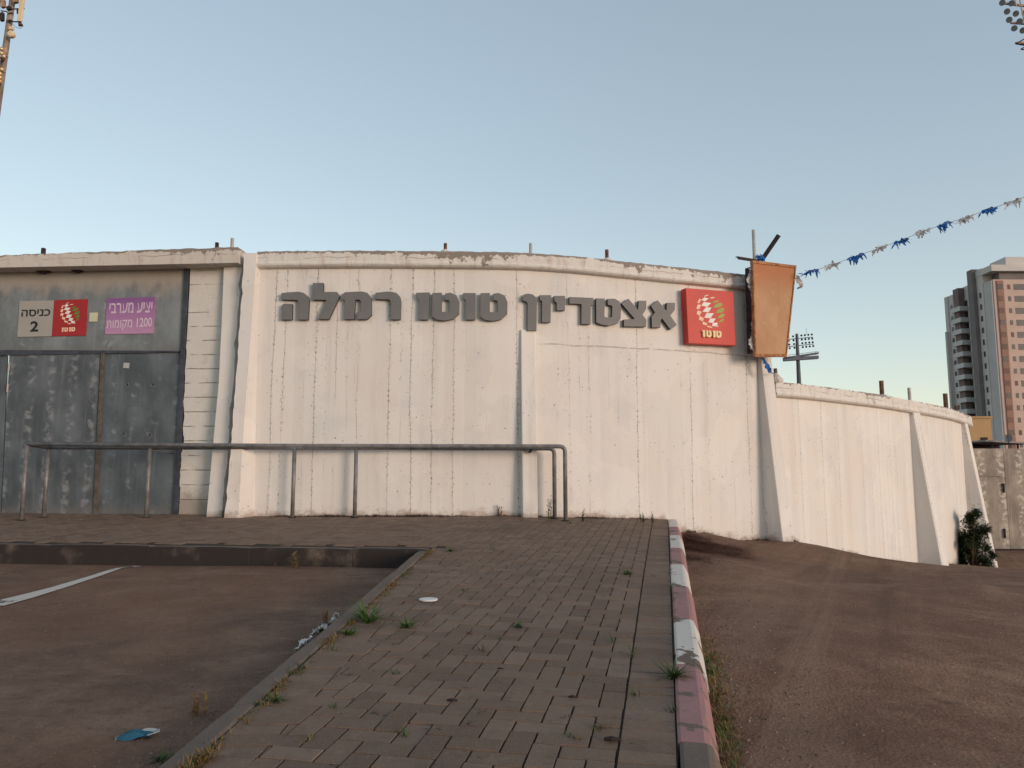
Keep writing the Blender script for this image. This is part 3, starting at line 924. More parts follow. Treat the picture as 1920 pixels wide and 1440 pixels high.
# ------------------------------------------------------------------ raised letters on the wall
Z2 = lambda L: [(480 + a / 3.84, 440 + b / 3.84) for a, b in L]
Z3 = lambda L: [(960 + a / 3.84, 440 + b / 3.84) for a, b in L]
LET = [
    ('he', 'letter he at the left end of the row, with a separate leg', [Z2([(182, 420), (240, 414), (305, 410), (345, 419), (370, 440), (383, 476), (376, 612), (303, 612), (304, 482), (296, 470), (182, 467)]), Z2([(184, 512), (196, 497), (262, 497), (259, 612), (182, 612)])]),
    ('lamed', 'letter lamed, the tallest of the row, between he and mem', [Z2([(408, 348), (484, 346), (487, 353), (484, 412), (582, 412), (603, 442), (525, 609), (447, 608), (508, 470), (408, 468)])]),
    ('mem', 'letter mem with a narrow slit at its foot, beside the lamed', [Z2([(621, 430), (640, 414), (760, 408), (802, 418), (832, 455), (832, 578), (802, 609), (731, 609), (731, 556), (752, 556), (757, 484), (746, 468), (716, 468), (706, 609), (635, 609), (641, 474), (622, 464)])]),
    ('resh', 'letter resh, a bare rounded hook closing the left word', [Z2([(860, 418), (920, 411), (965, 409), (1010, 418), (1038, 447), (1045, 482), (1040, 611), (970, 611), (971, 484), (960, 467), (860, 463)])]),
    ('vav', 'letter vav at the left end of the middle word', [Z2([(1152, 418), (1250, 415), (1243, 612), (1172, 612), (1175, 475), (1160, 455)])]),
    ('tet', 'letter tet between the two vavs of the middle word', [Z2([(x + 1270, y + 417) for x, y in GL_TET])]),
    ('vav', 'letter vav standing between the two tets of the middle word', [Z2([(1490, 420), (1582, 420), (1580, 612), (1508, 612), (1510, 475), (1495, 460)])]),
    ('tet', 'letter tet at the right end of the middle word', [Z2([(x + 1616, y + 419) for x, y in GL_TET])]),
    ('nun', 'letter final nun, its long leg hanging below the row', [Z3([(75, 442), (90, 428), (120, 424), (150, 430), (172, 450), (180, 482), (176, 692), (110, 692), (112, 494), (100, 480), (75, 474)])]),
    ('vav', 'letter vav right beside the long final nun', [Z3([(200, 435), (282, 435), (278, 631), (215, 631), (216, 478), (200, 470)])]),
    ('yod', 'letter yod, the shortest of the row', [Z3([(305, 440), (383, 440), (382, 545), (322, 545), (322, 490), (305, 480)])]),
    ('dalet', 'letter dalet with an overhanging top bar, beside the yod', [Z3([(413, 448), (588, 455), (585, 508), (568, 508), (566, 645), (500, 643), (500, 500), (413, 496)])]),
    ('tet', 'letter tet between the dalet and the slanting tsadi', [Z3([(605, 458), (668, 460), (666, 592), (702, 600), (720, 590), (722, 517), (712, 508), (690, 506), (688, 462), (740, 460), (775, 480), (786, 522), (783, 600), (760, 640), (700, 656), (640, 646), (607, 630)])]),
    ('tsadi', 'letter tsadi with a flat base and two slanting arms', [Z3([(788, 495), (838, 460), (908, 540), (912, 475), (968, 475), (966, 535), (940, 577), (968, 612), (966, 663), (806, 661), (806, 610), (884, 607)])]),
    ('alef', 'letter alef at the right end of the row, beside the red sign', [Z3([(1000, 512), (1050, 472), (1112, 548), (1116, 490), (1175, 490), (1172, 542), (1140, 582), (1187, 650), (1142, 684), (1080, 602), (1070, 622), (1070, 668), (1008, 668), (1005, 592), (1030, 560)])]),
]
def wall_plane(u, v, off):
    """tangent plane of the wall at a pixel, moved out by off -> fn(u, v, extra)"""
    p, d, n = plan(s_at(u, v))
    o = p + n * off
    def fn(a, b, extra=0.0):
        q = o + n * extra
        dd = ray(a, b)
        t = (q.x * n.x + q.y * n.y) / (dd.x * n.x + dd.y * n.y)
        return V((dd.x * t, dd.y * t, dd.z * t + CAMZ))
    return fn, n, d
for nm, lab, polys in LET:
    us = [q[0] for P in polys for q in P]; vs_ = [q[1] for P in polys for q in P]
    fn, n, d = wall_plane((min(us) + max(us)) / 2, (min(vs_) + max(vs_)) / 2, .062)
    mb = MB()
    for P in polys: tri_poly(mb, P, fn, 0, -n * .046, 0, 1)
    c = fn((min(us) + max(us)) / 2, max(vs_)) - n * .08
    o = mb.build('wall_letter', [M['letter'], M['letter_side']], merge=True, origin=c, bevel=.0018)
    tag(o, 'grey raised Hebrew ' + lab, 'letter', 'raised letters on the white wall')

# end buttress of the tall wall: its lit flank splays out towards the foot, a crack parts it from the gateway
fe, en, ed = wall_plane(470, 700, 0.0)
def end_buttress():
    mb = MB()
    rows = [(474.5, 457.0, 481, 489, .10), (600, 449.2, 472.5, 484, .13), (720, 441, 463, 481.5, .17), (850, 431, 454, 480, .20), (990, 418.4, 446, 478.5, .235)]
    fine = []
    rng = random.Random(14)
    for a, b in zip(rows, rows[1:]):
        for k in range(10):
            t = k / 10
            q = [x + (y - x) * t for x, y in zip(a, b)]
            q[1] += rng.uniform(-.3, 1.7) + (1.8 if k == 6 else 0)
            fine.append(q)
    fine.append(list(rows[-1]))
    prev = None
    for (v, a, b, c, off) in fine:
        l = fe(a, v, off); r = fe(b, v, off); r.z = l.z; w = fe(c, v, -.01); w.z = l.z
        ring = [l - en * (off + .3), l, r, w]
        uv = [-.9 - off, -.6, -.6 + (r - l).length, -.6 + (r - l).length + (w - r).length]
        zf_ = zfoot(l.x, l.y)
        if prev:
            for k in range(3):
                mb.face([prev[0][k], ring[k], ring[k + 1], prev[0][k + 1]], [(prev[1][k], prev[0][k].z - zf_), (uv[k], ring[k].z - zf_), (uv[k + 1], ring[k].z - zf_), (prev[1][k + 1], prev[0][k].z - zf_)])
        else:
            mb.face([ring[3], ring[2], ring[1], ring[0]], [(0, 3.4)] * 4)
        prev = (ring, uv)
    return mb
end_buttress().build('buttress', M['wall'], wall)

# red emblem sign
fn, rn, rd = wall_plane(1332, 595, .13)
rs = empty('emblem_sign', fn(1334, 646) - rn * .1, 'red square box sign with a chequered globe emblem, on the white wall', 'sign')
mb = MB(); poly_px(mb, [(1285.7, 539.8), (1375.1, 546.9), (1379.8, 648.1), (1290.9, 643.4)], fn, 0, -rn * .12)
mb.build('sign_box', M['red'], rs, merge=True, bevel=.006)
Z7 = lambda P: [(1260 + a / 8.47, 520 + b / 8.47) for a, b in P]
EMB_N = {'peach': 'emblem_square', 'white': 'emblem_square', 'green': 'emblem_leaf'}
emo = None
for kx, mt in (('white', 'white'), ('peach', 'peach'), ('green', 'leafgreen')):
    for P in EMB[kx]:
        mb = MB(); tri_poly(mb, Z7(P), fn, .004, -rn * .006)
        mb.build(EMB_N[kx], M[mt], rs)
for P in tet_vav_row([(1260 + 480 / 8.47, 520 + 838 / 8.47), (1260 + 790 / 8.47, 520 + 852 / 8.47), (1260 + 788 / 8.47, 520 + 962 / 8.47), (1260 + 488 / 8.47, 520 + 945 / 8.47)]):
    mb = MB(); tri_poly(mb, P, fn, .030, -rn * .032)
    mb.build('sign_letter', M['cream'], rs)

# entrance sign on the gate header
Z8 = lambda P: [(20 + a / 6.4, 540 + b / 6.4) for a, b in P]
es = empty('entrance_sign', gp(*Z8([(500, 580)])[0], .01), 'entrance sign, grey half with black writing and number, red half with globe emblem', 'sign')
slab('grey_panel', M['signgrey'], es, Z8([(108, 158), (520, 148), (492, 578), (78, 588)]), .012, .010, bevel=0)
slab('red_panel', M['red_old'], es, Z8([(520, 148), (922, 132), (897, 570), (492, 578)]), .0135, .0115, bevel=0)
text_on('\u05db\u05e0\u05d9\u05e1\u05d4'[::-1], Z8([(134, 262), (478, 252), (470, 335), (126, 345)]), gp, .015, M['black'], 'word', es, .022)
text_on('2', Z8([(240, 398), (336, 395), (329, 523), (231, 525)]), gp, .015, M['black'], 'number', es, .03)
def map_emb(P):
    out = []
    for a, b in P:
        fx = (a - 385) / 455; fy = (b - 276) / 527
        x = 590 + fx * 238 + (1 - fy) * 8; y = 174 + fy * 262
        out.append((20 + x / 6.4, 540 + y / 6.4))
    return out
for kx, mt in (('white', 'white'), ('peach', 'peach'), ('green', 'leafgreen_old')):
    for P in EMB[kx]:
        mb = MB(); tri_poly(mb, map_emb(P), gp, .0155, -gn * .002)
        mb.build(EMB_N[kx], M[mt], es)
for P in tet_vav_row(Z8([(612, 476), (776, 468), (770, 520), (608, 528)])):
    mb = MB(); tri_poly(mb, P, gp, .0155, -gn * .002)
    mb.build('sign_letter', M['peach'], es)
# purple sign
ps = empty('seating_sign', gp(*Z8([(1420, 555)])[0], .01), 'purple sign with pale Hebrew writing and the number 1200, on the gate header', 'sign')
f4 = [gp(*q, .012) for q in Z8([(1158, 124), (1734, 107), (1712, 545), (1130, 556)])]
mb = MB(); mb.face([f4[3], f4[2], f4[1], f4[0]], [(0, 0), (1, 0), (1, 1), (0, 1)])
for i in range(4):
    j = (i + 1) % 4
    mb.face([f4[i], f4[j], f4[j] - gn * .01, f4[i] - gn * .01], [(0, 0)] * 4)
mb.build('sign_panel', M['purple'], ps)
text_on('\u05d9\u05e6\u05d9\u05e2 \u05de\u05e2\u05e8\u05d1\u05d9'[::-1], Z8([(1188, 182), (1704, 164), (1698, 292), (1182, 304)]), gp, .014, M['palepink'], 'word', ps, .014)
text_on('\u05de\u05e7\u05d5\u05de\u05d5\u05ea'[::-1] + ' 1200', Z8([(1152, 378), (1700, 352), (1692, 496), (1146, 518)]), gp, .014, M['palepink'], 'word', ps, .014)
for nm, P, mt, lab in (('sticker', [(948, 296), (1044, 294), (1036, 402), (940, 403)], 'note', 'small cream paper note between the entrance sign and the purple sign'),):
    mb = MB(); poly_px(mb, Z8(P), gp, .008, -gn * .007)
    tag(mb.build('paper_note', M[mt], origin=gp(*Z8([(990, 403)])[0], .002)), lab, 'note')
mb = MB(); poly_px(mb, [(232, 680), (242.5, 680.5), (241.5, 690.5), (230.5, 689.5)], gp, -.009, -gn * .005)
tag(mb.build('paper_note', M['note2'], origin=gp(236, 690, -.012)), 'small pale sticker on the right leaf of the metal gate', 'note')

# ------------------------------------------------------------------ sloping pavement
KR0, KR1 = hit(1253, 978, zpave), hit(1272, 1440, zpave)      # right edge of the paving
hd = V((KR0.x - KR1.x, KR0.y - KR1.y, 0)).normalized()
hb = V((hd.y, -hd.x, 0))                                       # to the right
CORNER = hit(806, 1032, zpave)
LB = hit(372, 1421, zpave)
ld = V((CORNER.x - LB.x, CORNER.y - LB.y, 0)).normalized()
lb_ = V((ld.y, -ld.x, 0))
P_L = hit(20, 1022, zpave)
pd_ = V((CORNER.x - P_L.x, CORNER.y - P_L.y, 0)).normalized()
pn = V((-pd_.y, pd_.x, 0))                                     # away from the viewer
def clip(poly, o, n):
    out = []
    for i in range(len(poly)):
        a, b = poly[i], poly[(i + 1) % len(poly)]
        da, db = (a - o).dot(n), (b - o).dot(n)
        if da >= 0: out.append(a)
        if da * db < 0: out.append(a.lerp(b, da / (da - db)))
    return out
flat = lambda p: V((p.x, p.y, 0))
KW = .11
def lay(mb, poly, rng, h=0.0, tone=None):
    if len(poly) < 3: return
    c = sum(poly, V((0, 0, 0))) / len(poly)
    A = 0
    for i in range(len(poly)):
        a, b = poly[i], poly[(i + 1) % len(poly)]
        A += a.x * b.y - a.y * b.x
    if abs(A) / 2 < .0003: return
    if A < 0: poly = list(reversed(poly))
    dz = rng.gauss(0, .0013) + h
    tx, ty = rng.gauss(0, .0045), rng.gauss(0, .0045)
    t = rng.random() if tone is None else tone
    col = (t, t, t, 1)
    def lift(p, k): return V((p.x, p.y, zpave(p.x, p.y) + k + dz + tx * (p.x - c.x) + ty * (p.y - c.y)))
    def shrink(p, k):
        d = (c - p); L = d.length
        return p + d * min(.4, k / max(L, .01))
    top = [lift(shrink(p, .0072), 0) for p in poly]
    mid = [lift(shrink(p, .0064), -.0016) for p in poly]
    bot = [lift(shrink(p, .0064), -.045) for p in poly]
    n = len(poly)
    mb.face(top, col=col)
    for i in range(n):
        j = (i + 1) % n
        mb.face([mid[i], mid[j], top[j], top[i]], col=col)
        mb.face([bot[i], bot[j], mid[j], mid[i]], col=col)
mb = MB()
rng = random.Random(21)
o_r = flat(KR1) - hd * 3.0
o_l = flat(LB) - ld * 3.5
HW = .205
o_rh = o_r - hb * HW
o_lh = o_l + lb_ * HW
cell = .1
for i in range(-110, 1):
    for j in range(0, 125):
        m4 = (i + j) % 4
        if m4 == 0: cells = (i, j, 2, 1)
        elif m4 == 2: cells = (i, j, 1, 2)
        else: continue
        x0, y0, w, h = cells
        q = [o_rh + hb * ((x0 + a * w) * cell) + hd * ((y0 + b * h) * cell) for a, b in ((0, 0), (1, 0), (1, 1), (0, 1))]
        c = (q[0] + q[2]) / 2
        if c.y < .9 or c.y > 11.2 or c.x < -7.6: continue
        q = clip(q, o_rh, -hb)
        if not q: continue
        if (c - flat(CORNER)).dot(lb_) < HW and (c - flat(CORNER)).dot(pn) < .25:
            q = clip(q, o_lh, lb_)
        if q and (c - flat(CORNER)).dot(lb_) < 0:
            q = clip(q, flat(CORNER) + pn * .112, pn)
        if len(q) >= 3: lay(mb, q, rng)
L = (flat(KR0) - o_r).length + .6
k = 0
while k * .1 < L:
    a = o_r + hd * (k * .1)
    if a.y > .8: lay(mb, [a - hb * HW, a, a + hd * .1, a + hd * .1 - hb * HW], rng)
    k += 1
L = (flat(CORNER) - o_l).length + .1
k = 0
while k * .1 < L:
    a = o_l + ld * (k * .1)
    if a.y > .8: lay(mb, [a, a + lb_ * HW, a + ld * .1 + lb_ * HW, a + ld * .1], rng)
    k += 1
tag(mb.build('pavement', M['paver']), kind='structure')
# bedding sand under the pavers
mb = MB()
for i in range(-40, 13):
    for j in range(0, 56):
        x0, y0 = i * .2, .5 + j * .2
        q = [V((x0, y0, 0)), V((x0 + .2, y0, 0)), V((x0 + .2, y0 + .2, 0)), V((x0, y0 + .2, 0))]
        c = V((x0 + .1, y0 + .1, 0))
        q = clip(q, o_r, -hb)
        if q and (c - flat(CORNER)).dot(pn) < 0: q = clip(q, o_l, lb_)
        if q and (c - flat(CORNER)).dot(lb_) < 0: q = clip(q, flat(CORNER) + pn * .02, pn)
        if len(q) >= 3: mb.face([V((p.x, p.y, zpave(p.x, p.y) - .0075)) for p in q])
tag(mb.build('bedding_sand', M['joint']), kind='structure')

# kerbs
def kerb_run(mb, a, d, n, length, prof, zf, stone=.92, gap=.006, mi_of=None, seed=1, start=0.0, face_mi=None):
    """profile = (offset along n, height above zf at the inner edge); one bevelled stone after another"""
    rng = random.Random(seed)
    s = start; idx = 0
    while s < length - .05:
        e = min(length, s + stone)
        dz = rng.uniform(-.004, .004); do = rng.uniform(-.004, .004)
        mi = mi_of(idx) if mi_of else 0
        segs = 6
        prev = None
        for k in range(segs + 1):
            t = s + gap / 2 + (e - s - gap) * k / segs
            p = a + d * t
            z0 = zf(p.x, p.y) + dz
            sq = .006 if k in (0, segs) else 0
            ring = [V((p.x + n.x * (o + do), p.y + n.y * (o + do), z0 + h - (sq if h > -.02 else 0) + rng.uniform(-.0015, .0015))) for o, h in prof]
            if prev:
                for q in range(len(prof) - 1):
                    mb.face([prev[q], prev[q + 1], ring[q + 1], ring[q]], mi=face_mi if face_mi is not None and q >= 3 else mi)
            else: mb.face(ring, mi=mi)
            prev = ring
        mb.face(list(reversed(prev)), mi=mi)
        s = e; idx += 1
mb = MB()
lenr = (flat(KR0) - flat(KR1)).length
# stones counted so that the paint changes fall where the photograph shows them
kb = [hit(1254 + (v - 978) * .041, v, zpave) for v in (988, 1005, 1028, 1059, 1100, 1163, 1248, 1396)]
kprof = [(.004, -.06), (.004, .004), (.016, .012), (.098, .012), (.118, .004), (.150, -.075), (.158, -.13), (.158, -.35)]
ends = [0.0] + [(flat(KR0) - flat(k)).length for k in kb] + [(flat(KR0) - flat(kb[-1])).length + .95 * q for q in (1, 2, 3)]
ends[0] = -.25
mats_seq = ['w', 'r', 'w', 'r', 'w', 'r', 'w', 'r', 'g', 'w', 'r']
for q, (a, b) in enumerate(zip(ends, ends[1:])):
    kerb_run(mb, flat(KR0) - hd * b, hd, hb, b - a, kprof, zpave, stone=b - a + .001, mi_of=lambda i, q=q: {'w': 0, 'r': 1, 'g': 2}[mats_seq[q]], seed=q)
tag(mb.build('painted_kerb', [M['kerb_white'], M['kerb_red'], M['kerb']], merge=False), kind='structure')
mb = MB()
# low kerb on the left of the ramp and the platform front
lprof = [(-.004, -.05), (-.004, .002), (-.016, .008), (-.088, .006), (-.100, -.004), (-.105, -.30)]
L = (flat(CORNER) - o_l).length
kerb_run(mb, o_l, ld, lb_, L - .02, lprof, zpave, stone=1.0, seed=4)
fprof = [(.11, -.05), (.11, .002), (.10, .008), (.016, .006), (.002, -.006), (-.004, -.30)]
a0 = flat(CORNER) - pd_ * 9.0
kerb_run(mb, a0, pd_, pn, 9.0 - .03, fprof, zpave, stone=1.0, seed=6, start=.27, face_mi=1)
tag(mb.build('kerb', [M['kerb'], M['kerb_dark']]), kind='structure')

# parking lot, road, far ground
def sheet(x0, x1, y0, y1, nx, ny, zf, keep=None):
    mb = MB()
    for i in range(nx):
        for j in range(ny):
            q = []
            for a, b in ((0, 0), (1, 0), (1, 1), (0, 1)):
                x = x0 + (x1 - x0) * (i + a) / nx; y = y0 + (y1 - y0) * (j + b) / ny
                q.append((x, y))
            cx, cy = (q[0][0] + q[2][0]) / 2, (q[0][1] + q[2][1]) / 2
            if keep and not keep(cx, cy): continue
            mb.face([V((x, y, zf(x, y))) for x, y in q])
    return mb
from mathutils import noise as mn
lotz = lambda x, y: zlot(x, y) + .012 * (mn.noise(V((x * .7, y * .7, 0)))) - (.0 if y > -3 else .0)
def lot_keep(x, y):
    p = V((x, y, 0))
    return ((p - flat(CORNER)).dot(pn) < .12 and (p - o_l).dot(lb_) < .12)
tag(sheet(-40, 1.0, -8, 8.4, 180, 70, lotz, lot_keep).build('parking_lot', M['lot'], merge=True, smooth=True), kind='structure')
def road_keep(x, y):
    p = V((x, y, 0))
    if (p - o_r).dot(hb) < .09: return False
    return True
rz = lambda x, y: zroad(x, y) + .018 * mn.noise(V((x * .8, y * .8, 3))) + .006 * mn.noise(V((x * 3, y * 3, 5)))
tag(sheet(-.6, 9.0, -6, 20, 120, 240, rz, road_keep).build('road', M['road'], merge=True, smooth=True), kind='structure')
tag(sheet(9.0, 45, -6, 42, 60, 80, rz, None).build('road', M['road'], merge=True, smooth=True), kind='structure')
mb = MB()
mb.face([V((-3500, -3500, -1.15)), V((3500, -3500, -1.15)), V((3500, 3500, -1.15)), V((-3500, 3500, -1.15))])
tag(mb.build('ground', M['ground']), kind='structure')
# painted bay line
mb = MB()
lpx = [(268, 1061.5), (232, 1064), (190, 1080), (120, 1104), (60, 1122), (0, 1139), (-60, 1156), (-140, 1178)]
lpx2 = [(243, 1060.5), (208, 1068), (160, 1084), (95, 1103), (40, 1117), (-10, 1128), (-80, 1143), (-160, 1160)]
A = [hit(u, v, zlot) for u, v in lpx]; B = [hit(u, v, zlot) for u, v in lpx2]
for i in range(len(A) - 1):
    for k in range(6):
        t0, t1 = k / 6, (k + 1) / 6
        q = [A[i].lerp(A[i + 1], t0), A[i].lerp(A[i + 1], t1), B[i].lerp(B[i + 1], t1), B[i].lerp(B[i + 1], t0)]
        mb.face([V((p.x, p.y, lotz(p.x, p.y) + .006)) for p in q])
tag(mb.build('road_marking', M['line']), kind='structure')

# ------------------------------------------------------------------ handrail
def bend(a, b, c, r=.075, n=6):
    """rounded corner at b"""
    u = (a - b).normalized(); w = (c - b).normalized()
    s, e = b + u * r, b + w * r
    out = []
    for k in range(n + 1):
        t = k / n
        out.append((s * (1 - t) ** 2) + (b * 2 * t * (1 - t)) + (e * t * t))
    return out
RR = .0275
fb = [hit(40, 976, zpave), hit(548, 971, zpave), hit(1060.5, 977, zpave)]
yb = [9.93, 9.95, 10.0, 10.09]
def backpost(ub, Y):
    p = at(ub, 968, Y); return V((p.x, p.y, zpave(p.x, p.y)))
bb = [backpost(82, 10.02), backpost(274, 10.0), backpost(665, 10.02), backpost(1040, 10.13)]
zf0 = at(48, 832.5, fb[0].y).z; zf1 = at(1055, 837, fb[2].y).z
rail = empty('handrail', (fb[1].x, fb[1].y, fb[1].z), 'grey tubular steel handrail on slim posts in front of the wall and the gate', 'handrail')
def rz_(x): return zf0 + (zf1 - zf0) * (x - fb[0].x) / (fb[2].x - fb[0].x)
top_f = [V((p.x, p.y, rz_(p.x))) for p in fb]
zb0 = at(90, 839, bb[0].y).z; zb1 = at(1030, 841, bb[3].y).z
def rzb(x): return zb0 + (zb1 - zb0) * (x - bb[0].x) / (bb[3].x - bb[0].x)
top_b = [V((p.x, p.y, rzb(p.x))) for p in bb]
mb = MB()
mb.tube([top_f[0], top_f[1]] + bend(top_f[1], top_f[2], fb[2]) + [fb[2] - V((0, 0, .05))], RR, 14)
mb.build('front_rail', M['rail'], rail, smooth=True)
mb = MB()
mb.tube([top_b[0], top_b[2]] + bend(top_b[2], top_b[3], bb[3]) + [bb[3] - V((0, 0, .05))], RR, 14)
mb.build('back_rail', M['rail'], rail, smooth=True)
mb = MB(); mb.tube([top_f[0], top_b[0]], RR, 14); mb.build('end_rail', M['rail'], rail, smooth=True)
for t, b in ((top_f[0], fb[0]), (top_f[1], fb[1]), (top_b[0], bb[0]), (top_b[1], bb[1]), (top_b[2], bb[2])):
    mb = MB(); mb.tube([b - V((0, 0, .05)), t - V((0, 0, .012))], RR * .94, 14)
    mb.build('post', M['rail'], rail, smooth=True)
for b in fb + bb:
    mb = MB(); mb.tube([b - V((0, 0, .02)), b + V((0, 0, .012))], [.05, .046], 12)
    mb.build('base_collar', M['joint'], rail)
mb = MB(); q = gp(326, 850, .05); mb.tube([top_b[1] - V((0, 0, .03)), q], .014, 8); mb.build('brace', M['rail'], rail, smooth=True)
p, d, n = plan(sm)
zc = rzb(p.x)
mb = MB(); mb.tube([V((p.x, p.y, zc - .045)), V((p.x, p.y, zc - .045)) + n * .20, V((p.x, p.y, zc - .01)) + n * .205], .014, 8)
mb.build('wall_bracket', M['darksteel'], rail, smooth=True)

# ------------------------------------------------------------------ stubs along the copings
def stub(u, vt, vb, w, mat, label, Y=None, mound=False, square=False, gateside=False):
    if gateside: base = gp(u, vb + 2, .05); top = gp(u, vt, .05)
    else:
        p, d, n = plan(s_at(u, vb)); q = p - n * .06
        base = at(u, vb + 2, q.y); top = at(u, vt, q.y)
    top = V((base.x, base.y, top.z))
    r = w / 2 * base.y / F_PX
    e = empty('pipe_stub', base, label, 'pipe stub', 'cut pipes sticking out of the coping')
    mb = MB()
    if square: mb.beam(base - V((0, 0, .05)), top, r * 2, r * 2, up=(0, 1, 0))
    else:
        mb.tube([base - V((0, 0, .05)), top], r, 12, caps=False)
        mb.tube([top, top - V((0, 0, .05))], r * .8, 12)
        n0 = 12
    mb.build('pipe', M[mat], e)
    if mound:
        mb = MB(); mb.tube([base - V((0, 0, .04)), base + V((0, 0, .005)), base + V((0, 0, .03))], [r * 3.6, r * 2.8, r * 1.2], 12)
        mb.build('mortar_collar', M['mortar'], e)
    return e
stub(81, 465.5, 475, 6, 'darksteel', 'black square stub on the lintel, far left above the gate', square=True, gateside=True)
stub(406.5, 455, 464, 5.5, 'darksteel', 'black square stub on the lintel beside the cream pipe', square=True, gateside=True)
stub(435, 447, 463.5, 6.5, 'pipe', 'cream pipe stub at the right end of the lintel', gateside=True)
stub(835, 456.5, 470, 6.5, 'rust', 'rusty stub on the coping above the middle word', mound=True)
stub(995, 456.5, 474, 6, 'pipe', 'slim pale pipe stub on the tall coping above the final nun')
stub(1138, 468.5, 486, 7, 'rust', 'rusty stub with a mortar collar above the letter tet', mound=True)
stub(1654, 714, 741, 8, 'rust', 'thick rusty stub with a mortar collar on the lower coping', mound=True)
stub(1706, 727, 751, 6, 'pipe', 'slim grey pipe stub in the middle of the lower coping')
stub(1774, 738, 764, 8, 'rust', 'crooked rusty stub near the curved end of the lower coping')
stub(1793, 760, 771, 6, 'rust', 'last short rusty stub where the lower coping turns away')

# ------------------------------------------------------------------ rusty tapered board at the wall's corner
bc = [at(1411.6, 487.8, 10.90), at(1493.6, 497.8, 11.22), at(1475.6, 668.9, 11.15), at(1416.7, 668.9, 10.92)]
bn = (bc[2] - bc[0]).cross(bc[1] - bc[0]).normalized()
if bn.y > 0: bn = -bn
bo = empty('sign_board', (bc[3] + bc[2]) / 2, 'tapered rust orange sheet board at the corner of the tall wall', 'sign board')
mb = MB()
def uvq(i): return [(0, 1), (.6, 1), (.5, 0), (.05, 0)][i]
inner = []
cc = sum(bc, V((0, 0, 0))) / 4
ins = [p + (cc - p).normalized() * .045 for p in bc]
mb.face([p - bn * .012 for p in (ins[3], ins[2], ins[1], ins[0])], [uvq(3), uvq(2), uvq(1), uvq(0)])
mb.face([p - bn * .05 for p in bc], [uvq(i) for i in range(4)])
mb.build('panel', M['ply'], bo)
mb = MB()
for i in range(4):
    j = (i + 1) % 4
    mb.face([bc[i], ins[i], ins[j], bc[j]])
    mb.face([ins[i], ins[i] - bn * .012, ins[j] - bn * .012, ins[j]])
    mb.face([bc[j], bc[j] - bn * .055, bc[i] - bn * .055, bc[i]])
    mb.face([bc[i] - bn * .055, bc[j] - bn * .055, ins[j] - bn * .055, ins[i] - bn * .055])
mb.build('frame', M['plyedge'], bo, merge=True)
mb = MB()   # box behind the sheet
back = [bc[i].lerp(cc, .10) for i in range(4)]
mb.prism([p - bn * .056 for p in (back[3], back[2], back[1], back[0])], -bn * .16)
mb.build('back_box', M['darksteel'], bo, merge=True)
def rag(mb, pts, seed, mi=0, sub=5, th=.02):
    """crumpled strip through points with width: (point, width vec)"""
    rng = random.Random(seed)
    prev = None
    L = []
    for (a, w0), (b, w1) in zip(pts, pts[1:]):
        for k in range(sub):
            t = k / sub
            L.append((a.lerp(b, t), w0.lerp(w1, t)))
    L.append(pts[-1])
    for (c, w) in L:
        j = V((rng.uniform(-th, th), rng.uniform(-th, th), rng.uniform(-th, th)))
        ring = [c - w / 2 + j, c + j * -1.0, c + w / 2 + j * .4]
        if prev:
            for k in range(2): mb.face([prev[k], prev[k + 1], ring[k + 1], ring[k]], mi=mi)
        prev = ring
def pxw(u, v, Y, w): return (at(u, v, Y), V((w * Y / F_PX, .02, 0)))
mb = MB()
rag(mb, [pxw(1409, 490, 10.98, 2), pxw(1407, 512, 10.95, 7), pxw(1405, 525, 10.95, 10), pxw(1408, 545, 10.98, 4), pxw(1410, 560, 11, 2)], 1)
mb.build('torn_banner', M['rag'], bo); mb = MB()
rag(mb, [pxw(1411, 605, 11, 1), pxw(1409, 630, 10.98, 4), pxw(1407, 645, 10.95, 9), pxw(1412, 655, 10.96, 7), pxw(1416, 664, 11, 2)], 2)
mb.build('torn_banner', M['rag'], bo); mb = MB()
rag(mb, [pxw(1495, 516, 11.3, 5), pxw(1499, 528, 11.25, 13), pxw(1503, 537, 11.22, 8), pxw(1495, 542, 11.28, 3)], 3)
mb.build('torn_banner', M['rag'], bo)
e = empty('metal_pole', at(1414, 500, 11.05), 'thin pale pole rising behind the rust orange board', 'pole')
a = at(1412.5, 432.5, 11.08); b0 = at(1414.2, 560, 11.08)
mb = MB(); mb.tube([V((a.x, a.y, b0.z)), a], .024, 12); mb.build('pole', M['pipe'], e, smooth=True)
mb = MB(); mb.tube([a, a + V((0, 0, .012))], [.024, .02], 12); mb.build('cap', M['pipe'], e)
def angle_bar(name, a, b, leg, label):
    mb = MB()
    d = (b - a).normalized(); x = d.cross(V((0, 1, 0))).normalized(); y = x.cross(d)
    mb.box((a + b) / 2, (b - a) / 2, x * leg / 2, y * .004)
    mb.box((a + b) / 2 + x * leg / 2 + y * leg / 2, (b - a) / 2, x * .004, y * leg / 2)
    tag(mb.build(name, M['darksteel'], origin=a), label, 'steel bar')
angle_bar('angle_bar', at(1428, 489, 11.12), at(1461, 441, 11.0), .055, 'dark angle bar slanting up to the right above the rust orange board')
angle_bar('angle_bar', at(1383, 483.5, 10.85), at(1424, 490, 11.1), .042, 'short dark bar lying almost level left of the pale pole')
mb = MB()
for k in range(5):
    r_ = random.Random(k + 40)
    rag(mb, [pxw(1417 + k * 3, 478 + r_.uniform(-2, 2), 11.1, 3), pxw(1420 + k * 3, 484, 11.05, 6), pxw(1421 + k * 3, 490, 11.05, 3)], k + 50, th=.012)
tag(mb.build('blue_rag', M['blue'], origin=at(1425, 489, 11.08)), 'blue plastic scrap knotted on the bars above the rust orange board', 'rag')
mb = MB()
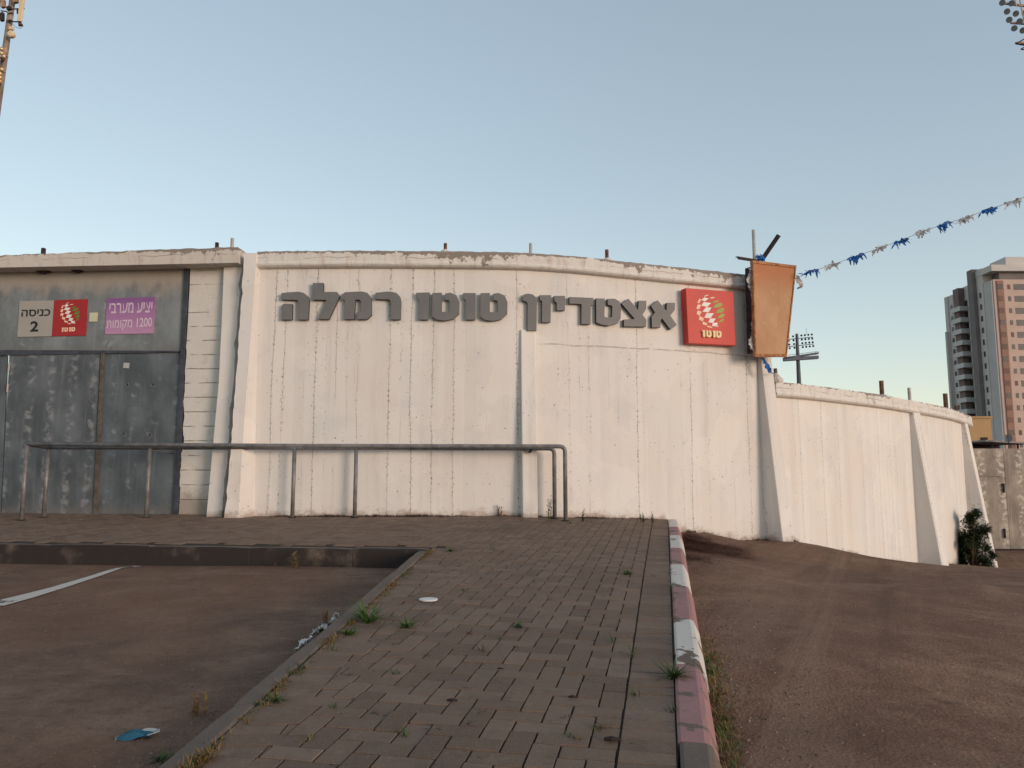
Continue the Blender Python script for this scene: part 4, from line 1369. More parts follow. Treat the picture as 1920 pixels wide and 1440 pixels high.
rag(mb, [pxw(1430, 671, 11.2, 3), pxw(1435, 680, 11.15, 9), pxw(1441, 690, 11.15, 11), pxw(1445, 699, 11.2, 6), pxw(1452, 699.5, 11.3, 4), pxw(1456, 698, 11.35, 2)], 61, th=.015)
tag(mb.build('blue_rag', M['blue'], origin=at(1430, 671, 11.2)), 'blue ribbon hanging from the bottom of the rust orange board', 'rag')
# pipe with a mortar cone on the low end of the wall
pc = plan(s_at(1457, 712))[0] - plan(s_at(1457, 712))[2] * .05
base = at(1456, 716, pc.y)
e = empty('pipe_stub', base, 'rusty pipe in a pale mortar cone at the high end of the lower coping', 'pipe stub', 'cut pipes sticking out of the coping')
mb = MB(); mb.tube([base, at(1453.5, 691, pc.y)], .028, 12); mb.build('pipe', M['rust'], e)
mb = MB(); mb.tube([base + V((0, 0, -.03)), base + V((0, 0, .02)), base + V((-.01, 0, .05)), base + V((-.015, 0, .13))], [.10, .105, .085, .032], 12)
mb.build('mortar_collar', M['mortar'], e)

# ------------------------------------------------------------------ bunting
BU = [(1497, 519, 11.2, 'w'), (1521, 509, 11.1, 'b'), (1560, 497, 10.9, 'w'), (1605, 480, 10.7, 'b'), (1648, 465.5, 10.5, 'w'), (1689, 451.5, 10.3, 'b'), (1729, 434, 10.1, 'w'), (1771, 420, 9.9, 'b'), (1811, 408, 9.7, 'w'), (1853, 393, 9.5, 'b'), (1901, 377, 9.3, 'w'), (1945, 360, 9.1, 'b')]
bun = empty('bunting', at(1497, 524, 11.2), 'string of blue and white ribbon tassels running up to the right from the board', 'bunting')
mb = MB(); mb.tube([at(1470, 532, 11.3)] + [at(u, v, Y) for u, v, Y, c in BU] + [at(1990, 344, 8.9)], .0035, 6)
mb.build('cord', M['cord'], bun)
for i, (u, v, Y, c) in enumerate(BU):
    if i == 0: continue
    rg = random.Random(100 + i)
    mb = MB()
    slope = -.36
    for k in range(24 if c == 'b' else 20):
        t = rg.triangular(-1, 1, 0)
        a = at(u + t * 17, v + t * 17 * slope + rg.uniform(-2.5, 2.5), Y)
        ln = rg.uniform(4, 13) * Y / F_PX
        dr = V((rg.uniform(-1, .8), rg.uniform(-.4, .4), rg.uniform(-.75, .35))).normalized()
        w = V((rg.uniform(.012, .03), rg.uniform(-.01, .01), rg.uniform(-.025, .025)))
        mid = a + dr * ln * .55 + V((0, 0, -.008))
        rag(mb, [(a, w), (mid, w * 1.2), (a + dr * ln + V((0, 0, -ln * .35)), w * .35)], rg.randint(0, 9999), sub=2, th=.005)
    # gathered core along the string
    for k in range(4):
        t = -.9 + k * .45
        a = at(u + t * 15, v + t * 15 * slope + rg.uniform(-1.5, 1.5), Y); b = at(u + (t + .5) * 15, v + (t + .5) * 15 * slope + rg.uniform(-1.5, 1.5), Y)
        h = rg.uniform(4.0, 10.0) * Y / F_PX
        rag(mb, [(a, V((0, .01, h * .4))), (a.lerp(b, .5) + V((0, 0, -h * .2)), V((.004, .015, h))), (b, V((0, .01, h * .4)))], rg.randint(0, 9999), sub=3, th=.006)
    mb.build('tassel', M['blue' if c == 'b' else 'whiteribbon'], bun)

# ------------------------------------------------------------------ old gate on the right
GR = 20.3
og = empty('metal_gate', at(1890, 1031, GR), 'old beige metal gate streaked with pale weld marks, beyond the bush', 'gate')
def rslab(name, mat, quad, Y, th, parent):
    f = [at(u, v, Y) for u, v in quad]
    f[3].x = f[0].x; f[2].x = f[1].x
    mb = MB()
    bk = [p + V((0, th, 0)) for p in f]
    uv = [(p.x, p.z - f[3].z) for p in f]
    mb.face([f[3], f[2], f[1], f[0]], [uv[3], uv[2], uv[1], uv[0]])
    for i in range(4):
        j = (i + 1) % 4
        mb.face([f[i], f[j], bk[j], bk[i]], [uv[i], uv[j], uv[j], uv[i]])
    mb.face(bk, uv)
    return mb.build(name, mat, parent)
rslab('door_leaf', M['old_gate'], [(1790, 841), (1880, 841), (1884, 1029), (1790, 1029)], GR, .06, og)
rslab('door_leaf', M['old_gate'], [(1880.8, 841), (2060, 843), (2060, 1029), (1884.8, 1029)], GR + .02, .06, og)
rslab('stiffener', M['old_gate'], [(1790, 889), (1880, 890), (1880, 892.5), (1790, 891.5)], GR - .03, .03, og)
rslab('sill', M['darksteel'], [(1790, 1029.2), (2060, 1029.2), (2060, 1033), (1790, 1033)], GR + .04, .05, og)
for (u, v) in ((1882, 915), (1884, 1000)):
    a = at(u, v, GR - .03); mb = MB(); mb.tube([a - V((0, 0, .12)), a + V((0, 0, .12))], .025, 8); mb.build('hinge', M['darksteel'], og)

# ------------------------------------------------------------------ far buildings
D0 = 189.0
TW = empty('apartment_tower', at(1870, 884, D0), 'tall apartment tower with a pink front and grey sides, far beyond the old gate', 'building')
xc = at(1875, 700, D0).x                       # the near corner
def zz(v, Y, u=1870): return at(u, v, Y).z
def part(name, mat, x0, x1, y0, y1, z0, z1):
    mb = MB(); mb.bx(x0, x1, y0, y1, z0, z1); return mb.build(name, mat, TW)
ZB = -2.0
Yof = lambda u: xc / ((u - 960) / F_PX) * 1.0
def yf(u, v=700):   # depth at which the side face x = xc is seen at pixel u
    d = ray(u, v); return xc * d.y / d.x
ztop = zz(524, D0)
part('front_wall', M['towerpink'], xc + .02, xc + 26, D0, D0 + 8, ZB, ztop)
def side(name, mat, u0, u1, off, vtop, vref=700):
    k0 = ray(u0, vref); k1 = ray(u1, vref)
    ya = max(D0 + .2, (xc - off) * k0.y / k0.x); yb = (xc - off) * k1.y / k1.x
    part(name, M[mat], xc - off, xc + 8, ya + .02, yb, ZB, at((u0 + u1) / 2, vtop, ya).z)
    return ya, yb
sA = side('side_wall', 'towerside', 1876, 1855, .35, 526)
sB = side('side_wall', 'towergrey', 1855, 1836, .5, 503)
sC = side('side_pier', 'towerdark', 1836, 1826, 1.5, 505)
sD = side('side_wall', 'towergrey', 1826, 1807, -.4, 535)
sE = side('side_pier', 'towerbrowndark', 1807, 1797, 1.3, 540)
sF = side('side_wall', 'towergrey', 1797, 1786, .6, 552)
sG = side('side_wall', 'towerside', 1786, 1780, .9, 556)
sH = side('side_wall', 'towerside', 1780, 1777, 1.6, 622)
part('cornice', M['towergrey'], xc - .6, xc + 26.5, D0 - .8, D0 + 7, ztop + 2.0, ztop + 3.6)
part('cornice', M['towerdark'], xc + 2.0, xc + 26.0, D0 + .6, D0 + 6.8, ztop + .02, ztop + 1.98)
part('cornice', M['towergrey'], xc + 4.0, xc + 26.4, D0 + .6, D0 + 7.0, ztop + 3.62, ztop + 6.0)
part('penthouse', M['towergrey'], xc + 7, xc + 26, D0 + 4, D0 + 20, ztop + 6.02, zz(485, D0 + 4))
sx0, sx1 = at(1881, 700, D0).x, at(1893.5, 700, D0).x
part('cladding_strip', M['towerbrown'], sx0, sx1, D0 - .25, D0 - .02, ZB, ztop - .3)
FL = 23.3 * D0 / F_PX
nwin = 0
for k in range(15):
    z = zz(537, D0) - k * FL
    f = part('window', M['shutter' if k % 3 else 'glass'], sx0 + .15, sx1 - .25, D0 - .30, D0 - .26, z - .75, z + .55)
    x = at(1904.5, 700, D0).x
    part('window', M['glass'] if k % 4 else M['shutter'], x - .36, x + .36, D0 - .06, D0 - .02, z - .7, z + .5)
    x = at(1926, 700, D0).x
    part('window', M['glass'], x - 1.6, x + 1.6, D0 - .06, D0 - .02, z - .9, z + .6)
    for yy in (sB[0] + 1.2, sB[0] + 2.9):
        part('window', M['glass'], xc - .56, xc - .52, yy - .38, yy + .38, z - 1.9, z - .5)
for k in range(11):
    z = zz(575, sF[0], 1790) - k * FL
    part('window', M['glass'], xc - .66, xc - .62, sF[0] + .5, sF[0] + 1.5, z - .6, z + .6)
for k in range(12):
    z = zz(577, sD[0], 1812) - k * FL
    b = part('balcony', M['balc'], xc - 1.9, xc + .38, sD[0] + .3, sD[1] - .2, z - .65, z + .55)
    mb = MB(); mb.bx(xc + .3, xc + .37, sD[0] + .5, sD[1] - .5, z + .6, z + 2.2); mb.build('door', M['glass'], b)

tb = empty('low_building', at(1838, 838, 60), 'plain tan flat-roofed building in front of the apartment tower', 'building')
x0, x1 = at(1812, 800, 60).x, at(1859, 800, 60).x
mb = MB(); mb.bx(x0 - 1.5, x1, 60, 68, -1, at(1830, 784, 60).z); mb.build('wall', M['tan'], tb)
mb = MB(); mb.bx(x0 - 1.5, x1 + .08, 59.9, 68.1, at(1830, 784, 60).z + .003, at(1830, 784, 60).z + .14); mb.build('parapet', M['tan'], tb)
mb = MB(); mb.bx(x1 - .9, x1 - .4, 59.93, 59.98, at(1830, 826, 60).z, at(1830, 820, 60).z); mb.build('vent', M['darksteel'], tb)
cn = empty('shed', at(1850, 842, 40), 'dark open-fronted shed roof just above the old gate', 'shed')
a0_, a1_ = at(1815, 829, 40), at(1888, 833, 40)
mb = MB(); mb.beam(a0_, a1_, 3.0, .08, up=(0, 0, 1)); mb.build('roof', M['dish'], cn)
mb = MB(); mb.bx(a0_.x, a1_.x, 40.6, 41.5, a1_.z - 1.5, a1_.z - .02); mb.build('back_wall', M['darksteel'], cn)
for x in (a0_.x + .6, a1_.x - .1):
    mb = MB(); mb.tube([(x, 39, a1_.z - 3.2), (x, 39, a1_.z)], .05, 8); mb.build('post', M['darksteel'], cn)
ds = empty('satellite_dish', at(1890, 842, 38), 'grey satellite dish on a short mast above the old gate', 'satellite dish')
c = at(1890.5, 822.5, 38)
mb = MB()
n8 = 16
ax = V((-.55, -.75, .35)).normalized(); ex = ax.cross(V((0, 0, 1))).normalized(); ey = ex.cross(ax)
rings = []
for r_, dp in ((.0, .0), (.08, .012), (.14, .035), (.19, .065)):
    rings.append([c + ex * cos(2 * pi * k / n8) * r_ + ey * sin(2 * pi * k / n8) * r_ * 1.1 + ax * dp for k in range(n8)])
for A_, B_ in zip(rings, rings[1:]):
    for k in range(n8): mb.face([A_[k], A_[(k + 1) % n8], B_[(k + 1) % n8], B_[k]])
o = mb.build('reflector', M['dish'], ds)
sld = o.modifiers.new('Solid', 'SOLIDIFY'); sld.thickness = .012
mb = MB(); mb.tube([c - ax * .02, c - ax * .05 + V((0, 0, -.6))], .02, 8); mb.build('mast', M['darksteel'], ds)
mb = MB(); mb.tube([c - ey * .18 + ax * .06, c + ax * .22], .008, 6); mb.box(c + ax * .22, (.02, 0, 0), (0, .02, 0), (0, 0, .03)); mb.build('feed_arm', M['darksteel'], ds)
fr = empty('railing', at(1905, 842, 39), 'thin dark railing at the right edge beside the satellite dish', 'railing')
mb = MB(); mb.tube([at(1893, 833, 39), at(2000, 834, 39)], .02, 6); mb.build('top_bar', M['darksteel'], fr)
for u in (1895, 1908, 1921, 1940):
    a = at(u, 833, 39); mb = MB(); mb.tube([a, a - V((0, 0, .5))], .015, 6); mb.build('baluster', M['darksteel'], fr)

# ------------------------------------------------------------------ floodlight towers and mast
D1 = 150.0
ft = empty('floodlight_tower', (at(1496, 880, D1).x, D1, -1.15), 'distant floodlight tower on a single post behind the lower wall', 'floodlight')
pa, pb = at(1494, 626, D1), at(1499, 716, D1)
mb = MB(); mb.tube([V((pa.x, D1, -1.1)), V((pa.x, D1, pb.z)), pa], [.56, .42, .28], 12); mb.build('post', M['towersteel'], ft)
Xp = lambda u, v: at(u, v, D1)
for (u0, v0, u1, v1) in ((1476, 636.5, 1524, 632), (1477, 650, 1526, 645)):
    mb = MB(); mb.beam(Xp(u0, v0), Xp(u1, v1), .14, .14); mb.build('lamp_rail', M['towersteel'], ft)
for (u0, v0, u1, v1, h) in ((1468, 672.5, 1532, 663, .32), (1468, 675, 1532, 670.5, .6)):
    mb = MB(); mb.beam(Xp(u0, v0) + V((0, -.4, 0)), Xp(u1, v1) + V((0, -.4, 0)), 1.0, h); mb.build('platform', M['towersteel'], ft)
mb = MB(); mb.tube([Xp(1468, 668) + V((0, -.9, 0)), Xp(1532, 660) + V((0, -.9, 0))], .04, 6)
for u in range(1470, 1533, 8):
    t = (u - 1468) / 64; mb.tube([Xp(u, 668 - 8 * t) + V((0, -.9, 0)), Xp(u, 673 - 9 * t) + V((0, -.9, 0))], .03, 5)
mb.build('guard_rail', M['towersteel'], ft)
def lampmesh(mb, c, r, aim):
    aim = V(aim).normalized()
    mb.tube([c - aim * r * 1.1, c - aim * r * .5, c + aim * r * .5], [r * .35, r * .8, r], 10)
for row, (v0, sl_) in enumerate(((630.5, -.10), (638, -.09), (645, -.10), (652, -.09))):
    for u in (1477, 1486, 1501.5, 1508, 1514.5, 1521):
        c = Xp(u + row * .9, v0 + (u - 1490) * sl_)
        mb = MB(); lampmesh(mb, c + V((0, -.3, 0)), .21, (-.3, -.6, -.5)); mb.build('lamp', M['lampdark'], ft)
mb = MB(); mb.tube([Xp(1512, 628), Xp(1511.5, 615)], .03, 5); mb.build('lightning_rod', M['towersteel'], ft)

# near tower, upper right corner: only the left end of its lamp frame is in view
D2 = 42.0
f2 = empty('floodlight_tower', (at(1990, 300, D2).x, D2, -1.15), 'floodlight frame with round bronze lamps cut off by the upper right corner', 'floodlight')
cx2 = at(1990, 40, D2)
mb = MB(); mb.tube([V((cx2.x, D2, -1.1)), V((cx2.x, D2, at(1990, -160, D2).z))], [.45, .3], 12); mb.build('post', M['mastc'], f2)
for (a, b) in (((1880, 3), (2060, 26)), ((1894, 40), (2060, 50)), ((1903, 78), (2060, 76))):
    mb = MB(); mb.beam(at(a[0] + 4, a[1], D2) + V((0, .15, 0)), at(b[0], b[1], D2) + V((0, .15, 0)), .10, .10); mb.build('lamp_rail', M['mastc'], f2)
mb = MB(); mb.beam(at(1905, 82, D2), at(1935, 65, D2), .06, .06); mb.beam(at(1905, 82, D2), at(1940, 88, D2), .06, .06); mb.beam(at(1914, 92, D2), at(1930, 84, D2), .05, .05); mb.beam(at(1914, 92, D2), at(1940, 97, D2), .05, .05); mb.build('bracket', M['darksteel'], f2)
mb = MB(); mb.beam(at(1912, 0, D2), at(1925, 60, D2), .05, .05); mb.beam(at(1902, -2, D2), at(1906, 12, D2), .05, .05); mb.build('stay', M['mastc'], f2)
for (u, v) in ((1879.5, 5), (1888.5, 21.5), (1905, 25.5), (1892.5, 37), (1902, 53), (1897, 6), (1912, 40), (1918, 57), (1922, 24), (1928, 6)):
    c = at(u, v, D2)
    aim = V((-.62, -.62, -.48)).normalized()
    mb = MB()
    lb = empty('lamp', c); lb.parent = f2; lb.location = c - f2.location
    mb.tube([c + aim * .02, c - aim * .10, c - aim * .22, c - aim * .30], [.155, .14, .10, .05], 14)
    def_loc = mb.build('lamp_housing', M['lampbody'], lb, smooth=True)
    mb = MB(); mb.tube([c + aim * .024, c + aim * .034], [.172, .165], 16); mb.build('lens', M['lampglass'], lb)
# telecom mast, upper left corner
D3 = 42.0
ms = empty('antenna_mast', (at(-99, 880, D3).x, D3, -1.15), 'steel mast with cream antenna panels and lamps cut off by the upper left corner', 'mast')
Q = lambda u, v, dy=0.0: at(u, v, D3) + V((0, dy, 0))
mb = MB(); mb.tube([Q(-35.5, 420), Q(20.5, 20), Q(31.7, -60)], [.21, .16, .15], 14); mb.build('pole', M['mastc'], ms, smooth=True)
mb = MB(); mb.tube([Q(-35.5 - .14 * 460, 880), Q(-35.5, 420)], [.30, .21], 14); mb.build('pole', M['mastc'], ms)
for (u0, v0, u1, v1, w, mt) in ((56, -20, 47, 50, .24, 'antenna'), (9, -30, 5, 27, .15, 'antenna')):
    a, b = Q(u0, v0, -.5), Q(u1, v1, -.5)
    mb = MB(); mb.beam(a, b, w, .14, up=(0, -1, 0)); mb.build('antenna_panel', M[mt], ms, bevel=.02)
for (a, b) in (((24, 22), (52, 22)), ((22, 45), (46, 47)), ((46, -6), (42, 55)), ((4, 20), (1, 100)), ((6, -8), (3, 60)), ((20, 27), (8, 26))):
    mb = MB(); mb.tube([Q(*a, -.25), Q(*b, -.3)], .035, 6); mb.build('bracket', M['darksteel'], ms)
for (u, v, w, h, mt) in ((36, 6, .13, .20, 'lampbody'), (13, 14, .10, .22, 'lampbody'), (25, 40, .13, .16, 'mastc'), (11, 38, .09, .24, 'darksteel'), (24, 22, .12, .10, 'darksteel'), (26, 30, .15, .05, 'mastc'), (45, 52, .09, .06, 'rust'), (41, 28, .05, .16, 'darksteel')):
    c = Q(u, v, -.32); mb = MB(); mb.box(c, (w, 0, .03), (0, .10, 0), (-.02, 0, h)); mb.build('equipment_box', M[mt], ms, bevel=.02)
c = Q(30, 72, -.4); mb = MB(); mb.tube([c + V((0, -.14, 0)), c + V((0, -.10, 0)), c + V((0, .12, 0))], [.14, .20, .19], 16); mb.build('dish', M['antenna'], ms, smooth=False)
mb = MB(); mb.box(Q(28, 59, -.3), (.11, 0, 0), (0, .08, 0), (0, 0, .10)); mb.build('equipment_box', M['antenna'], ms, bevel=.01)
mb = MB(); mb.tube([Q(30, 50, -.3), Q(36, 57, -.3), Q(45, 59, -.3), Q(50, 54, -.3)], .012, 6); mb.build('cable', M['darksteel'], ms)
for (a, b) in (((-8, 118), (22, 112)), ((-10, 150), (16, 140)), ((-14, 170), (10, 162)), ((20, 112), (4, 170))):
    mb = MB(); mb.beam(Q(*a, -.35), Q(*b, -.35), .10, .12); mb.build('lamp_rail', M['mastc'], ms)
for (u, v) in ((13.5, 103), (13.5, 111), (18, 117), (3, 125), (5, 134), (14, 141), (11, 149), (11, 156), (4, 158), (4, 164), (10, 163), (3, 171), (0, 142), (-4, 150), (-3, 177), (8, 122)):
    c = Q(u, v, -.55)
    lb = empty('lamp', c); lb.parent = ms; lb.location = c - ms.location
    aim = V((-.75, .35, -.55)).normalized()
    mb = MB(); mb.tube([c + aim * .02, c - aim * .07, c - aim * .16], [.125, .115, .07], 12); mb.build('lamp_housing', M['lampgold'], lb, smooth=True)
    mb = MB(); mb.tube([c + aim * .022, c + aim * .03], [.135, .13], 12); mb.build('lens', M['lampglass'], lb)

# ------------------------------------------------------------------ plants
def blade(mb, base, dirv, L, w, col, droop=.3, segs=3, mi=0):
    d = V(dirv).normalized()
    side = d.cross(V((0, 0, 1)))
    if side.length < .05: side = V((random.random() - .5, random.random() - .5, 0))
    side.normalize()
    pts = []
    for k in range(segs + 1):
        t = k / segs
        p = base + d * (L * t) + V((0, 0, -droop * L * t * t))
        ww = w * (1 - t) ** .7 * (.6 + .4 * min(1, t * 4))
        pts.append((p - side * ww / 2, p + side * ww / 2))
    for (a, b), (c, e) in zip(pts, pts[1:]):
        mb.face([a, b, e, c], col=(col, col, col, 1))
def tuft(mb, p, n, h, w, rng, spread=.9, up=.5):
    for k in range(n):
        a = rng.uniform(0, 2 * pi)
        e = up + rng.random() * .9
        blade(mb, p + V((rng.gauss(0, .010), rng.gauss(0, .010), -.004)), (cos(a) * spread, sin(a) * spread, e), h * rng.uniform(.5, 1.1), w * rng.uniform(.7, 1.2), rng.random(), rng.uniform(.1, .6))
def stalk(mb, p, h, rng, leaves=14, leafl=.05):
    top = p + V((rng.uniform(-.1, .1) * h, rng.uniform(-.1, .1) * h, h))
    blade(mb, p, top - p, h, .012, .2, 0, 4)
    for k in range(leaves):
        t = .1 + .9 * k / leaves
        q = p.lerp(top, t); a = rng.uniform(0, 2 * pi)
        blade(mb, q, (cos(a), sin(a), .55), leafl * rng.uniform(.7, 1.2) * (1.15 - t * .6), .016, rng.random(), .2)

def weed_at(px, kind, label, size, group=None, zf=zpave, mat='weed', back=0.0):
    p = hit(px[0], px[1], zf)
    p.y -= back
    p.z = zf(p.x, p.y)
    rng = random.Random(int(px[0] * 7 + px[1]))
    mb = MB()
    if kind == 'tuft': tuft(mb, p, int(18 + size * 160), size, .009 + size * .03, rng)
    elif kind == 'thin': tuft(mb, p, 9, size, .007, rng, .8, .7)
    elif kind == 'stalk':
        for k in range(3): stalk(mb, p + V((rng.uniform(-.03, .03), rng.uniform(-.02, .02), 0)), size * rng.uniform(.6, 1.05), rng, 16, size * .32)
    elif kind == 'rosette': tuft(mb, p, 22, size, .022, rng, 1.2, .12)
    o = mb.build('weed', M[mat], origin=p)
    tag(o, label, 'weed', group)
G1, G2, G3 = 'weeds growing along the foot of the wall', 'weeds growing in the paving joints', 'weeds growing along the kerbs'
weed_at((757, 967), 'stalk', 'upright feathery weed at the wall foot right of the handrail post', .24, G1, mat='brownweed')
weed_at((937, 968), 'stalk', 'bushy reddish weed at the wall foot left of the pale blue painted patch', .20, G1, mat='brownweed')
weed_at((1033, 977), 'stalk', 'tall thin weed rising beside the two bent rail ends', .33, G1)
weed_at((1093, 979), 'stalk', 'slim weed at the wall foot, first to the right of the rail ends', .17, G1)
weed_at((1109, 980), 'thin', 'squat weed at the wall foot a little right of the slim one', .09, G1)
weed_at((1206, 980), 'stalk', 'small leafy weed at the wall foot near the painted kerb', .14, G1)
weed_at((1222, 982), 'stalk', 'dark weed nearest the painted kerb at the wall foot', .17, G1)
weed_at((588, 967), 'thin', 'dry little weed at the wall foot left of the handrail post', .12, G1, mat='brownweed')
weed_at((1080, 966), 'thin', 'tiny weed against the wall just right of the rail ends', .10, G1)
weed_at((1066, 982), 'rosette', 'flat weed around the foot of the front rail end', .08, G1)
weed_at((845, 1033), 'rosette', 'dark leafy rosette at the inner corner of the kerbs', .13, G2)
weed_at((925, 1030), 'thin', 'sparse weed in the joints behind the dark rosette', .10, G2)
weed_at((762, 1176), 'tuft', 'bright green spreading grass tuft in the joints below the white disc', .13, G2, mat='grass')
weed_at((975, 1176), 'tuft', 'small green tuft in the middle of the ramp', .09, G2)
weed_at((1176, 1077), 'tuft', 'dark tuft on the upper ramp near the painted kerb', .09, G2)
weed_at((1150, 1206), 'thin', 'upright thin weed on the ramp beside the right header course', .10, G2)
weed_at((1184, 1232), 'thin', 'yellowish weed in the long joint of the right header course', .10, G2)
weed_at((1188, 1305), 'thin', 'wiry weed by the header course in the foreground', .10, G2)
weed_at((905, 1222), 'thin', 'dry weed in a joint left of the ramp centre', .09, G2, mat='brownweed')
weed_at((1262, 1272), 'tuft', 'dark green leafy weed against the painted kerb, largest there', .17, G3)
weed_at((1263, 1338), 'thin', 'small weed at the painted kerb in the near foreground', .08, G3)
weed_at((1260, 1100), 'thin', 'weed squeezed between pavers and the red painted kerb', .11, G3)
weed_at((555, 1064), 'stalk', 'pale tangled weed growing at a joint of the platform kerb', .20, G3, zf=zlot, mat='dry', back=.06)
weed_at((515, 1062), 'thin', 'low dry weed at the platform kerb beside the tangled one', .14, G3, zf=zlot, mat='brownweed', back=.06)
weed_at((690, 1168), 'tuft', 'thick bright green grass tuft on the left ramp kerb', .24, G3, mat='grass')
weed_at((655, 1190), 'tuft', 'short yellow green tuft just below the thick one on the left kerb', .10, G3, mat='grass')
weed_at((625, 1222), 'thin', 'dark straggly tuft on the left kerb, third from the thick one', .11, G3)
weed_at((375, 1345), 'stalk', 'dry yellow weed standing in the parking lot by the near kerb', .13, G3, zf=zlot, mat='dry')
weed_at((615, 1180), 'stalk', 'dry wisp behind the white plastic strips', .13, G3, zf=zlot, mat='dry')
weed_at((383, 1432), 'tuft', 'orange dry tuft at the bottom edge on the left kerb', .09, G3, mat='dry')
weed_at((305, 1428), 'tuft', 'dark weed at the bottom edge beside the parking lot kerb', .08, G3, zf=zlot)
weed_at((465, 1360), 'thin', 'small dry tuft on the near left kerb', .07, G3, mat='dry')
weed_at((520, 1315), 'tuft', 'olive tuft on the left kerb, above the small dry one', .08, G3)
rr = random.Random(77)
for k in range(34):
    u = rr.uniform(560, 1235); v = rr.uniform(1040, 1400)
    p = hit(u, v, zpave)
    if (flat(p) - o_l).dot(lb_) < .25 or (flat(p) - o_r).dot(hb) > -.02: continue
    weed_at((u, v), 'thin', 'tiny sprig in a joint between pavers of the ramp', rr.uniform(.025, .06), 'tiny sprigs in the ramp joints', mat=rr.choice(['weed', 'brownweed', 'dry']))
# uncountable growth
def growth(name, mat, pts, zf, n, h, w, seed, jit=.05, label=None):
    rng = random.Random(seed); mb = MB()
    for k in range(n):
        i = rng.randrange(len(pts) - 1); t = rng.random()
        a, b = pts[i], pts[i + 1]
        p = a.lerp(b, t) + V((rng.gauss(0, jit), rng.gauss(0, jit), 0))
        dens = mn.noise(V((p.x * 2.2, p.y * 2.2, seed)))
        if dens < rng.uniform(-.4, .35): continue
        p.z = zf(p.x, p.y)
        tuft(mb, p, 5, h * rng.uniform(.4, 1.2) * (1 + dens), w, rng, .7, .5)
    tag(mb.build(name, M[mat]), kind='stuff')
lk = [flat(CORNER) + lb_ * .02, flat(LB) + lb_ * .02, flat(LB) - ld * 1.2]
growth('dry_grass', 'dry', lk, zpave, 1300, .042, .006, 5, .016)
growth('verge_grass', 'weed', lk, zpave, 700, .036, .006, 8, .018)
rk = [flat(kb[5]) + hb * .17, flat(kb[6]) + hb * .185, flat(kb[7]) + hb * .19, flat(KR1) + hb * .2]
growth('dry_grass', 'dry', rk, zroad, 700, .07, .006, 12, .035)
growth('verge_grass', 'grass', rk, zroad, 330, .06, .006, 15, .03)
# growth along the foot of the walls
def footline(u0, u1, step, off):
    out = []
    u = u0
    while u <= u1:
        p, d, n = plan(s_at(u, 960)); q = p + n * off; out.append(V((q.x, q.y, 0))); u += step
    return out
growth('dry_grass', 'brownweed', footline(480, 1250, 30, .035), zpave, 1500, .055, .006, 31, .018)
growth('dry_grass', 'brownweed', footline(1285, 1800, 20, .05), zroad, 1300, .08, .007, 33, .03)
growth('verge_grass', 'weed', footline(1285, 1800, 20, .08), zroad, 90, .07, .008, 35, .04)
def stones(name, region, zf, n, seed, rmax, mat):
    rng = random.Random(seed); mb = MB()
    for k in range(n):
        p = region(rng)
        if p is None: continue
        r_ = .0025 + rmax * rng.random() ** 4
        c = V((p.x, p.y, zf(p.x, p.y) + r_ * .3))
        top = [c + V((cos(a) * r_ * rng.uniform(.7, 1.2), sin(a) * r_ * rng.uniform(.7, 1.2), -r_ * .35)) for a in (0.3, 1.6, 2.8, 4.1, 5.3)]
        ap = c + V((rng.uniform(-.3, .3) * r_, rng.uniform(-.3, .3) * r_, r_ * rng.uniform(.5, .9)))
        t = rng.random()
        ap2 = [q.lerp(c, .45) + V((0, 0, r_ * (.6 + rng.uniform(-.15, .15)))) for q in top]
        for i in range(5): mb.face([top[i], top[(i + 1) % 5], ap2[(i + 1) % 5], ap2[i]], col=(t, t, t, 1))
        mb.face(ap2, col=(t, t, t, 1))
    tag(mb.build(name, M[mat]), kind='stuff')
def reg_road(rng):
    if rng.random() < .45:
        a = flat(KR0).lerp(flat(KR1), rng.random() * 1.1); return a + hb * (.19 + abs(rng.gauss(0, .22)))
    y = 2.2 + 9 * rng.random() ** 1.6; x = rng.uniform(.8, 7.5)
    return V((x, y, 0)) if (V((x, y, 0)) - o_r).dot(hb) > .2 else None
def reg_lot(rng):
    if rng.random() < .3:
        a = flat(CORNER).lerp(flat(LB), rng.random() * 1.15); return a - lb_ * (.12 + abs(rng.gauss(0, .15)))
    y = 2.2 + 4.9 * rng.random(); x = rng.uniform(-6, .2)
    p = V((x, y, 0))
    return p if (p - o_l).dot(lb_) < -.12 and (p - flat(CORNER)).dot(pn) < -.02 else None
stones('gravel', reg_road, rz, 6500, 90, .0065, 'stone')
stones('gravel', reg_lot, lotz, 3500, 91, .0040, 'stone')
# drift of red-brown needles in the corner
mb = MB(); rng = random.Random(8)
for k in range(9000):
    t = rng.random(); row = rng.choice([0, 1, 1, 2, 2, 3])
    u = 1283 + t * (60, 135, 150, 60)[row] * rng.random() ** .7
    v = (1006, 1016, 1029, 1043)[row] + (u - 1283) * (.13, .16, .13, .22)[row] + rng.gauss(0, 3.2)
    p = hit(u, v, zroad) if k % 8 == 0 else V((last.x + rng.gauss(0, .035), last.y + rng.gauss(0, .045), 0))
    if k % 8 == 0: last = p.copy()
    p.z = rz(p.x, p.y) + rng.uniform(.008, .030)
    a = rng.uniform(0, 2 * pi)
    blade(mb, p, (cos(a), sin(a), rng.uniform(-.1, .3)), rng.uniform(.04, .10), .013, rng.random(), .05, 1)
tag(mb.build('fallen_needles', M['needles']), kind='stuff')
